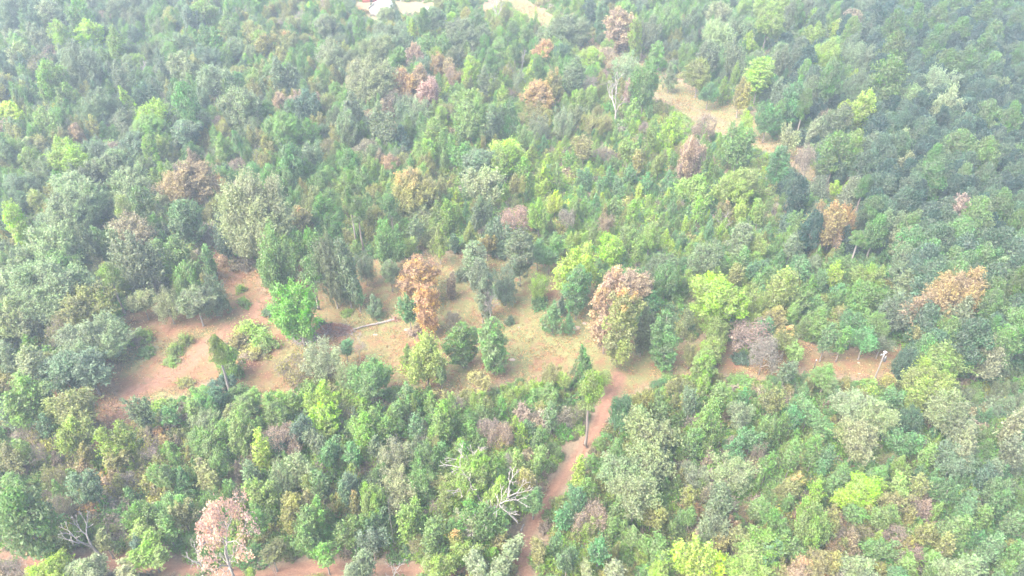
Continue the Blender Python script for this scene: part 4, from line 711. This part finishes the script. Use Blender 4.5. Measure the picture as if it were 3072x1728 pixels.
def pole(u_b, v_b, v_top, lab, mat, parts, rz=0, r=.095):
    g = at(u_b, v_b); lo, hi = 0, 40
    for _ in range(30):
        m = (lo + hi) / 2
        if proj((g[0], g[1], m))[1] > v_top: lo = m
        else: hi = m
    h = lo; e = thing('utility_pole', lab, 'utility pole', (g[0], g[1], gz(g[0], g[1])), rz)
    mb = MB(); mb.tube([(0, 0, -.3), (0, 0, h * .5), (.02, 0, h)], [r * 1.25, r * 1.1, r * .85], 10, 0); mb.obj('pole_shaft', [mat], e)
    if 'transformer' in parts:
        mb = MB(); z = h - 1.75
        prof = [(0, .02), (0, .24), (.08, .27), (.8, .27), (.88, .23), (.92, .02)]
        mb.tube([(0, 0, a_) for a_, _ in prof], [b_ for _, b_ in prof], 12, 0); q = mb.obj('transformer', [M_DKMET], e, (.0, -.46, z))
        mb = MB()
        for dx in (-.1, .1): mb.tube([(dx, 0, .9), (dx, 0, 1.2)], [.05, .03], 6, 0)
        mb.obj('bushing', [M_STEEL], q)
        mb = MB(); mb.tube([(0, 0, h - .9), (0, 0, h + .1)], [r * 1.12, r * 1.12], 10, 0); mb.box((0, -.1, h + .12), (.5, .5, .08)); mb.obj('pole_cap', [M_WHITE], e)
        mb = MB(); mb.box((-.45, 0, h - .35), (.9, .1, .1)); mb.tube([(-.8, 0, h - .3), (-.8, 0, h - .05)], [.06, .04], 6, 0); mb.obj('arm', [M_STEEL], e)
    if 'insulator' in parts:
        mb = MB(); mb.tube([(0, 0, h), (0, 0, h + .12), (0, 0, h + .3)], [.06, .10, .04], 8, 0); mb.obj('insulator', [M_WHITE], e)
    return e, np.array((g[0], g[1], h))
_, pA = pole(2433, 1132, 1085, 'short dark wooden pole at the left side of the eastern clearing', M_POLED, ['insulator'])
_, pB = pole(2619, 1150, 1058, 'grey utility pole with a dark transformer at the right end of the clearing', M_POLE, ['transformer'], rz=.5)
_, pC = pole(2411, 446, 402, 'pale utility pole at the lower end of the power line cut', M_POLE, ['insulator'])
_, pD = pole(1742, 128, 92, 'far utility pole in the upper part of the power line cut', M_POLE, ['insulator'])
def wire(a_, b_, lab, sag=1.0, r=.02):
    mb = MB(); t = np.linspace(0, 1, 14)[:, None]; p = a_ + (b_ - a_) * t; p[:, 2] -= sag * 4 * (t[:, 0] * (1 - t[:, 0])); mb.tube(p - a_, np.full(14, r), 4, 0)
    o = mb.obj('power_line', [M_DKMET], None, tuple(a_)); o['label'] = lab; o['category'] = 'wire'
wire(pA + (0, 0, .3), pB + (0, 0, -.3), 'thin wire sagging between the dark pole and the transformer pole', .6)
wire(pC + (0, 0, .3), pD + (0, 0, .3), 'long thin wire above the grassy power line cut', 1.6)
def log(pts_uv, r0, r1, lab, mat, roots=False, z=.25):
    P3 = [np.array((*at(u, v)[:2], 0)) for u, v in pts_uv]; P3 = [np.array((p[0], p[1], gz(p[0], p[1]) + z)) for p in P3]; b0 = P3[0].copy(); b0[2] = 0
    e = thing('fallen_log', lab, 'log', tuple(b0)); mb = MB(); m = 12; t = np.linspace(0, len(P3) - 1, m)
    C = np.array([[np.interp(q, np.arange(len(P3)), [p[k] for p in P3]) for k in range(3)] for q in t]) - b0; C += np.random.default_rng(len(lab)).normal(0, .05, C.shape)
    mb.tube(C, np.linspace(r0, r1, m), 8, 0); mb.obj('log_trunk', [mat], e)
    rg = np.random.default_rng(3); 
    if roots:
        mb = MB()
        for k in range(22):
            d = unit(np.array((rg.normal(), rg.normal() * .6, rg.normal() + .3))); mb.tube([C[0], C[0] + d * .7, C[0] + d * rg.uniform(1, 1.7) + rg.normal(0, .2, 3)], [.12, .07, .02], 4, 0)
        mb.obj('root_plate', [bark_mat('root_bark', (.30, .17, .13), (.45, .28, .22))], e)
    return e
log([(1185,966),(1150,972),(1110,980),(1060,992)], .26, .13, 'long pale fallen trunk with torn roots lying across the clearing', M_PALE, True, .3)
log([(958,982),(975,1002)], .13, .07, 'thin white broken limb across the red brush pile', M_DEAD, False, .9)
log([(1030,981),(1040,991)], .12, .08, 'short pale stick at the right end of the brush pile', M_DEAD, False, .5)
log([(920,1035),(940,1029)], .1, .05, 'short white limb in the branches left of the brush pile', M_DEAD, False, .5)
log([(1562,1598),(1572,1578)], .16, .14, 'short bleached log lying on the narrow trail', M_DEAD, False, .15)
# heap of cut branches
def brush(u, v, du, dv, n, hgt, mats, lab, seed, leaf=0, lcol=None, lname='heap_leaves'):
    rg = np.random.default_rng(seed); c = at(u, v); ex = np.linalg.norm(at(u + du, v) - c); ey = np.linalg.norm(at(u, v - dv) - c)
    e = thing('brush_pile', lab, 'brush pile', (c[0], c[1], gz(c[0], c[1]))); mb = MB()
    for k in range(n):
        q = unit(rg.normal(size=2)) * rg.uniform(0, 1) ** .6; p = np.array((q[0] * ex, q[1] * ey, hgt * (1 - np.hypot(*q)) * rg.uniform(.2, 1) + .1)); a_ = rg.uniform(-.9, .9) + (0 if rg.random() < .7 else 1.5); L_ = rg.uniform(.8, 3.2)
        d = np.array((math.cos(a_), math.sin(a_) , rg.uniform(-.15, .3))); mb.tube([p - d * L_ / 2, p + rg.normal(0, .12, 3), p + d * L_ / 2], [.05, .04, .015], 4, 0 if rg.random() < .5 else 1)
    mb.obj('cut_branches', mats, e)
    if leaf:
        mb = MB(); q = unit(rg.normal(size=(leaf, 2))) * (rg.uniform(0, 1, leaf) ** .55)[:, None]; P_ = np.column_stack([q[:, 0] * ex, q[:, 1] * ey, hgt * (1 - (q ** 2).sum(1)) * rg.uniform(.2, 1, leaf) + .1])
        mb.leaves(P_, rg.normal(0, 1, (leaf, 3)) + (0, 0, .5), .3, np.column_stack([rg.uniform(0, 1, leaf), (np.sin(P_[:, 0] * 2) + 1) / 2, np.zeros(leaf)]), rg); o = mb.obj(lname, [M_LEAF], e); o.color = (*lcol, 1)
brush(1000, 992, 62, 16, 260, 1.5, [M_TWIG, M_DEAD], 'reddish heap of dead branches and brown leaves beside the fallen trunk', 4, 3200, (.30, .15, .12))
brush(915, 1012, 42, 22, 220, .9, [M_DEAD, M_TWIG], 'pale tangle of bare cut branches left of the reddish heap', 5, 900, (.16, .19, .08))
# sandy stones / pale patches of bare ground
M_STONE = plain('pale_stone', (.36, .28, .22), .9)
for k, (u, v, s, lab) in enumerate([(1728,985,.9,'wide flat pale stone in the right part of the clearing'),(1755,972,.6,'small flat pale stone behind the wide flat stone'),(1537,1076,.6,'flat pale stone at the foot of the clearing'),(1222,992,.6,'flat pale stone below the fallen trunk'),(1126,1005,.5,'small pale stone left of the other stone below the fallen trunk'),(1556,980,.35,'small pale stone in the middle of the clearing'),(2575,1090,.3,'small white stone left of the transformer pole'),(2577,1122,.28,'lower small white stone left of the transformer pole')]):
    s *= .7; c = at(u, v); rg = np.random.default_rng(k); mb = MB(); m = 8
    prof = [(0, 1.0), (.06, .95), (.12, .6), (.14, .05)]
    mb.tube([(0, 0, z) for z, _ in prof], [r_ * s for _, r_ in prof], 10, 0); V = mb.v[0]; V[:, 0] *= 1.4; V += rg.normal(0, .05 * s, V.shape) * (1, 1, .2)
    o = mb.obj('flat_stone', [M_STONE], None, (c[0], c[1], gz(c[0], c[1]) - .02)); o['label'] = lab; o['category'] = 'stone'; o['group'] = 'pale stones in the clearing'
# house with a white roof, second white roof, trailer and shed
def house(u, v, w, d, h, rise, rz, lab, roofm, chim=False):
    c = at(u, v); e = thing('house', lab, 'house', (c[0], c[1], 0), rz); t = .12
    mb = MB(); mb.box((0, -d / 2 + t / 2, h / 2), (w, t, h)); mb.box((0, d / 2 - t / 2, h / 2), (w, t, h)); mb.box((-w / 2 + t / 2, 0, h / 2), (t, d - 2 * t - .01, h)); mb.box((w / 2 - t / 2, 0, h / 2), (t, d - 2 * t - .01, h))
    for sx in (-1, 1):
        x = sx * (w / 2 - .06); mb.quads([(x, -d / 2 + .01, h), (x, d / 2 - .01, h), (x, .02, h + rise * .96), (x, -.02, h + rise * .96)], [(0, 1, 2, 3)], 0, np.full((4, 3), .5))
    mb.obj('wall', [M_WALL], e)
    mb = MB(); ov = .5; W = w / 2 + ov; Dd = d / 2 + ov; zl = h - ov * rise / (d / 2)
    V = [(-W, -Dd, zl), (W, -Dd, zl), (W, 0, h + rise), (-W, 0, h + rise), (-W, Dd, zl), (W, Dd, zl)]; V += [(x, y, z + .14) for x, y, z in V]
    mb.quads(V, [(0, 1, 2, 3), (3, 2, 5, 4), (9, 8, 7, 6), (10, 11, 8, 9), (0, 6, 7, 1), (4, 5, 11, 10), (1, 7, 8, 2), (2, 8, 11, 5), (3, 9, 6, 0), (4, 10, 9, 3)], 0, np.full((12, 3), .5))
    n = int(W * 2 / .6)
    for i in range(n + 1):
        x = -W + i * 2 * W / n
        for sy in (-1, 1): mb.tube([(x, sy * Dd, zl + .16), (x, 0, h + rise + .16)], [.025, .025], 4, 0)
    r = mb.obj('roof', [roofm], e)
    if chim: mb = MB(); mb.box((w * .25, .6, h + rise * .9), (.7, .7, 1.6)); mb.obj('chimney', [M_CHIM], r)
    for i, x in enumerate(np.linspace(-w * .34, w * .34, 3)):
        mb = MB(); mb.box((x, -d / 2 - .01, h * .55), (1.1 if i != 1 else .95, .06, 1.2 if i != 1 else 2.0)); q = mb.obj('window' if i != 1 else 'door', [M_GLASS if i != 1 else M_RED], e)
        if i != 1: mb = MB(); [mb.box((x, -d / 2 - .05, h * .55 + s * .65), (1.3, .06, .1)) for s in (-1, 1)]; [mb.box((x + s * .62, -d / 2 - .05, h * .55), (.08, .06, 1.2)) for s in (-1, 1)]; mb.obj('window_frame', [M_WHITE], q)
    return e
house(1146, 42, 7, 6, 3.0, 2.4, 1.1, 'house with a bright white metal roof among the trees at the top', M_WHITE, True)
house(1222, -4, 7, 6, 3.0, 2.2, .35, 'smaller white-roofed house cut by the top edge of the photo', M_WHITE)
# open flatbed trailer
c = at(1300, 31); e = thing('trailer', 'small white flat trailer parked beside the dirt yard at the top', 'trailer', (c[0], c[1], 0), .1)
mb = MB(); mb.box((0, 0, .75), (6.4, 2.1, .14)); mb.obj('deck', [M_WHITE], e)
mb = MB(); [mb.box((0, s * 1.02, .95), (6.2, .05, .25)) for s in (-1, 1)]; mb.obj('side_rail', [M_WHITE], e)
mb = MB(); mb.tube([(3.2, .8, .62), (4.6, 0, .6)], [.06, .05], 4, 0); mb.tube([(3.2, -.8, .62), (4.6, 0, .6)], [.06, .05], 4, 0); mb.obj('tow_bar', [M_STEEL], e)
for sx in (-.5, .5):
    for s in (-1, 1):
        mb = MB(); mb.tube([(0, -.1, 0), (0, .1, 0)], [.34, .34], 14, 0); w_ = mb.obj('wheel', [M_RUBBER], e, (sx, s * 1.2, .34)); mb = MB(); mb.tube([(0, -.11, 0), (0, .11, 0)], [.17, .17], 10, 0); mb.obj('rim', [M_STEEL], w_)
c = at(1115, 2); e = thing('shed', 'dark red low shed at the top edge left of the white roofs', 'shed', (c[0], c[1], 0), .1)
mb = MB(); mb.box((0, 0, 1.2), (7, 4, 2.4)); mb.obj('wall', [M_RED], e); mb = MB(); mb.box((0, 0, 2.5), (7.6, 4.6, .16)); mb.obj('roof', [M_DKMET], e)
mb = MB(); mb.box((0, -2.02, 1.0), (1, .06, 2)); mb.obj('door', [M_DKMET], e)
# ------------------------------------------------------------------ labels
LAND = [('the fallen trunk', 1130, 985), ('the transformer pole', 2630, 1100), ('the short dark pole', 2437, 1105), ('the white-roofed house', 1140, 40), ('the pale pole', 2412, 420),
        ('the red heap', 1000, 990), ('the narrow trail', 1640, 1480), ('the eastern clearing', 2560, 1100)]
def special(col, kd, x, y, tile, phrase, label):
    u, v = tile[0] + x / SC, tile[1] + y / SC
    b = min((t for t in TREES if t['kd'] == kd and t['col'] == col), key=lambda t: (t['u'] - u) ** 2 + (t['v'] - v) ** 2); b['o']['label'] = label; LAND.append((phrase, b['u'], b['v']))
T0, T1, T2, T3, T4, T5, T6, T7, T8 = [(a_, b_) for b_ in (0, 576, 1152) for a_ in (0, 1024, 2048)]
special('W', 'w', 690, 1160, T6, 'the white forked tree', 'big white dead tree with forked limbs beside the bottom-left track')
special('P', 'q', 1650, 1130, T6, 'the pink-leaved tree', 'dead tree with salmon-pink leaves on white branches near the bottom left')
special('X', 'a', 2240, 870, T3, 'the bright round tree', 'bright green low round tree at the left side of the clearing')
special('Z', 'c', 650, 880, T4, 'the orange tree', 'tall orange-brown leafy tree standing alone in the middle of the clearing')
special('S', 'a', 2310, 600, T7, 'the big silvery tree', 'large silvery tree right of the narrow trail, its crown highest')
special('R', 'a', 2060, 720, T5, 'the salmon-topped tree', 'large tree with a salmon-orange top above the eastern clearing')
special('W', 'w', 2080, 740, T1, 'the bare white tree', 'tall bare white tree with upswept limbs in the upper middle')
special('Y', 'a', 530, 1200, T0, 'the yellow tree', 'bright yellow-green tree in the upper left wood, the brightest there')
special('B', 'a', 930, 260, T1, 'the dark round oak', 'big dark blue-green round oak just below the farmyard')
special('R', 'a', 590, 600, T1, 'the rust-topped oak', 'rust-orange oak, the right-hand of a rusty pair in the upper middle')
special('R', 'a', 1420, 1360, T0, 'the rusty oak', 'wide rusty-brown oak at the edge of the left wood')
special('S', 'a', 1930, 180, T3, 'the huge pale oak', 'huge pale grey-green oak above the left end of the clearing')
special('W', 'w', 1080, 720, T7, 'the great white limbs', 'spreading bleached limbs standing out of a green crown left of the narrow trail')
special('Y', 'a', 1780, 550, T4, 'the yellow-green oak', 'bright yellow-green tree at the back of the clearing, with a dark tree before it')
special('Y', 'a', 80, 1290, T8, 'the bottom yellow crown', 'bright yellow crown rising from the bottom edge, right of centre')
special('Y', 'a', 1370, 790, T8, 'the mustard tree', 'mustard-yellow round tree in the lower right thicket')
special('O', 'c', 2110, 1010, T4, 'the tall tan tree', 'tall olive-tan column of leaves at the right side of the clearing')
special('P', 'c', 2100, 220, T1, 'the purple-brown tree', 'tall purple-brown tree beside the upper power line cut')
special('N', 'p', 1570, 590, T2, 'the big dark-trunked pine', 'large pine with a long dark trunk in the upper right')
special('N', 'p', 1460, 280, T5, 'the bright flat pine', 'bright green flat-topped pine above the right part of the thicket')
special('W', 'd', 370, 1040, T7, 'the leaning snag', 'tall pale snag with a forked top near the bottom edge')
special('Y', 'c', 580, 560, T2, 'the pale-stemmed tree', 'yellow-green tree with pale twin stems beside the power line cut')
special('B', 'a', 630, 530, T3, 'the left grey oak', 'grey-green oak in the left wood')
special('S', 'a', 540, 120, T3, 'the pale twin-topped oak', 'wide pale silvery oak in the left wood, the widest there')
special('Y', 'c', 140, 250, T3, 'the narrow yellow tree', 'narrow yellow-green tree close to the left edge')
special('N', 'p', 2350, 590, T3, 'the leggy pine', 'slender pine with a long bare leaning trunk behind the bright round tree')
special('S', 'a', 700, 1110, T3, 'the pale-limbed tree', 'light silvery tree showing pale limbs at the left of the clearing')
special('R', 'a', 620, 1300, T1, 'the tan-orange tree', 'wide tan-orange tree in the middle of the wood')
special('P', 'a', 150, 985, T2, 'the pink-brown tree', 'pink-brown tree at the lower side of the power line cut') if any(t['kd'] == 'a' and t['col'] == 'P' for t in TREES) else None
special('S', 'a', 1950, 670, T2, 'the pale giant', 'large pale grey-green oak among the pines in the upper right')
special('Y', 'c', 1340, 870, T2, 'the lime column', 'lime-green tall tree before the pines in the upper right')
special('D', 'c', 1880, 100, T1, 'the dark column', 'dark narrow column of leaves beside the top of the power line cut')
special('Y', 'k', 530, 250, T1, 'the top yellow tree', 'yellow pointed tree just below the farmyard')
special('L', 'a', 960, 760, T1, 'the lime dome', 'light green domed tree in the middle of the upper wood')
special('Y', 'k', 960, 780, T0, 'the upper-left spire', 'yellow-green spire in the upper left wood')
special('Y', 'c', 700, 280, T0, 'the lemon crown', 'lemon-green upright tree near the top left')
special('S', 'a', 1620, 610, T0, 'the silver dome', 'pale silvery domed tree in the upper left quarter')
special('R', 'a', 2060, 720, T5, 'the salmon-topped tree', 'large tree with a salmon-orange top above the eastern clearing')
special('Y', 'a', 260, 700, T5, 'the tall lime tree', 'tall lime-yellow tree right of the clearing, with a visible trunk')
special('K', 't', 530, 1090, T5, 'the grey-tan tree', 'wide grey-tan thin-leaved tree between the two clearings')
special('S', 'a', 2430, 610, T5, 'the right silvery oak', 'silvery oak against the right-hand pines')
special('L', 'a', 2100, 1260, T5, 'the lower right lime oak', 'light green broad tree below the salmon-topped tree')
special('S', 'a', 1450, 220, T8, 'the trunk-showing oak', 'silvery oak in the lower right thicket above a slanting pale trunk')
special('S', 'a', 2130, 150, T8, 'the eastern silver crown', 'pale silvery crown near the right side, lower part')
special('Y', 'k', 1970, 500, T6, 'the lower yellow spire', 'bright yellow-green spire in the lower left thicket')
special('Y', 'c', 2440, 260, T6, 'the yellow plume', 'bright yellow plume-like tree below the clearing, left of centre')
special('K', 't', 2170, 420, T6, 'the grey ball tree', 'grey-brown ball-shaped leafless tree in the lower left thicket')
special('N', 'p', 180, 1030, T6, 'the lower-left pine', 'large green pine at the left edge near the bottom')
special('L', 'a', 790, 250, T7, 'the light green dome', 'light green tree standing in the thicket just below the clearing')
special('E', 'a', 1340, 1040, T5, 'the emerald thicket', 'deep emerald tree at the back of the eastern clearing')
LAND = list({l[0]: l for l in LAND}.values())
used = {}
DIR = ['to the right of', 'above and right of', 'above', 'above and left of', 'to the left of', 'below and left of', 'below', 'below and right of']
ORD = ['', 'second ', 'third ', 'fourth ']
WORDS = ['zero','one','two','three','four','five','six','seven','eight','nine','ten','eleven','twelve','thirteen','fourteen','fifteen','sixteen','seventeen','eighteen','nineteen']
TENS = ['', '', 'twenty','thirty','forty','fifty','sixty','seventy','eighty','ninety']
def num(n):
    n = int(n); return WORDS[n] if n < 20 else TENS[n // 10] + ('-' + WORDS[n % 10] if n % 10 else '')
def look(t):
    w = KIND[t['kd']][1]; c = CW[t['col']]
    if t['kd'] in 'bwq' : c = {'K': 'grey-brown', 'P': 'pinkish', 'W': 'bleached white'}.get(t['col'], 'grey')
    if t['o']['group'] == 'bushes in the thicket': w = 'bush'
    if t['o']['group'] == 'saplings in the thicket': w = 'sapling'
    sz = ''
    if t['kd'] in 'acpv': sz = 'large ' if t['D'] > 9 else ('small ' if t['D'] < 4.5 else '')
    return (sz + c + ' ' + w)
buckets = {}
for i, t in enumerate(TREES):
    if t['o'].get('label'): continue
    l = min(LAND, key=lambda q: (q[1] - t['u']) ** 2 + 1.3 * (q[2] - t['v']) ** 2); d = math.hypot(l[1] - t['u'], l[2] - t['v'])
    an = math.degrees(math.atan2(-(t['v'] - l[2]), t['u'] - l[1])) % 360; k = int(((an + 22.5) % 360) // 45)
    t['look'] = look(t); t['land'] = l[0]; t['dist'] = d; t['dir'] = DIR[k]
    buckets.setdefault((t['look'], t['dir'], l[0]), []).append(t)
for key, ts in buckets.items():
    ts.sort(key=lambda t: t['dist'])
    for r_, t in enumerate(ts):
        inview = 0 < t['u'] < 3072 and 0 < t['v'] < 1728
        if r_ == 0 and inview: t['o']['label'] = '%s nearest %s %s' % (t['look'], t['dir'], t['land'])
        elif r_ < 2 and inview: t['o']['label'] = '%snearest %s %s %s' % (ORD[r_], t['look'], t['dir'], t['land'])
        else: t['o']['label'] = ''
taken = set(); 
for t in TREES:
    if t['o']['label']: continue
    ls = sorted(LAND, key=lambda q: (q[1] - t['u']) ** 2 + 1.3 * (q[2] - t['v']) ** 2)[:6]; done = False
    for pat, combos in (('%s between %s and %s', [(0, 1), (0, 2), (1, 2), (0, 3), (1, 3)]), ('%s beside %s, towards %s', [(0, 1), (0, 2), (0, 3), (0, 4), (1, 0), (1, 2), (1, 3), (2, 0)])):
        for i_, j_ in combos:
            lb = pat % (t['look'], ls[i_][0], ls[j_][0])
            if lb not in taken and len(lb.replace('-', ' ').split()) <= 16: taken.add(lb); t['o']['label'] = lb; done = True; break
        if done: break
    if not done: t['o']['label'] = '%s, %.0f percent across and %.0f percent down the photo' % (t['look'], np.clip(t['u'] / 30.72, 0, 99), np.clip(t['v'] / 17.28, 0, 99))
print('percent labels', sum('percent' in t['o']['label'] for t in TREES), 'of', len(TREES))
for t in TREES:                                     # no label over 16 words
    lb = t['o']['label']
    for cut in ('rounded ', 'half-bare ', 'tall narrow ', 'small ', 'mid '):
        if len(lb.replace('-', ' ').split()) > 16: lb = lb.replace(cut, '')
    t['o']['label'] = lb
for rnd_ in range(3):
    seen = {}
    for t in TREES: seen.setdefault(t['o']['label'], []).append(t)
    for lb, ts in seen.items():
        if len(ts) < 2: continue
        ts.sort(key=lambda t: t['u'])
        for k, t in enumerate(ts):
            if 'percent' in lb: t['o']['label'] = '%s, %.1f percent across and %.1f percent down the photo' % (lb.split(',')[0], t['u'] / 30.72, t['v'] / 17.28)
            else: t['o']['label'] = ('left-hand ' if k == 0 else 'right-hand ' if k == len(ts) - 1 else 'middle ') + lb
# ------------------------------------------------------------------ the hazy air over the wood
if HAZE_DENSITY:
    me = bpy.data.meshes.new('haze'); x0, x1, y0, y1, z0, z1 = -420, 420, -60, 900, -3, 118
    V = [(x, y, z) for z in (z0, z1) for x, y in ((x0, y0), (x1, y0), (x1, y1), (x0, y1))]
    me.from_pydata(V, [], [(3, 2, 1, 0), (4, 5, 6, 7), (0, 1, 5, 4), (1, 2, 6, 5), (2, 3, 7, 6), (3, 0, 4, 7)])
    m = newmat('haze_air'); nt = m.node_tree; out = N(nt, 'ShaderNodeOutputMaterial'); v = N(nt, 'ShaderNodeVolumePrincipled')
    v.inputs['Color'].default_value = (.64, .82, 1.0, 1); v.inputs['Density'].default_value = HAZE_DENSITY; v.inputs['Anisotropy'].default_value = .2
    nt.links.new(v.outputs[0], out.inputs['Volume']); me.materials.append(m)
    o = bpy.data.objects.new('haze', me); link(o); o['kind'] = 'stuff'; o['label'] = 'thin pale haze in the air above the whole wood'; o['category'] = 'haze'
cy = sc.cycles
cy.max_bounces = 8; cy.diffuse_bounces = 4; cy.transmission_bounces = 4; cy.volume_bounces = 2; cy.glossy_bounces = 2
cy.use_denoising = True
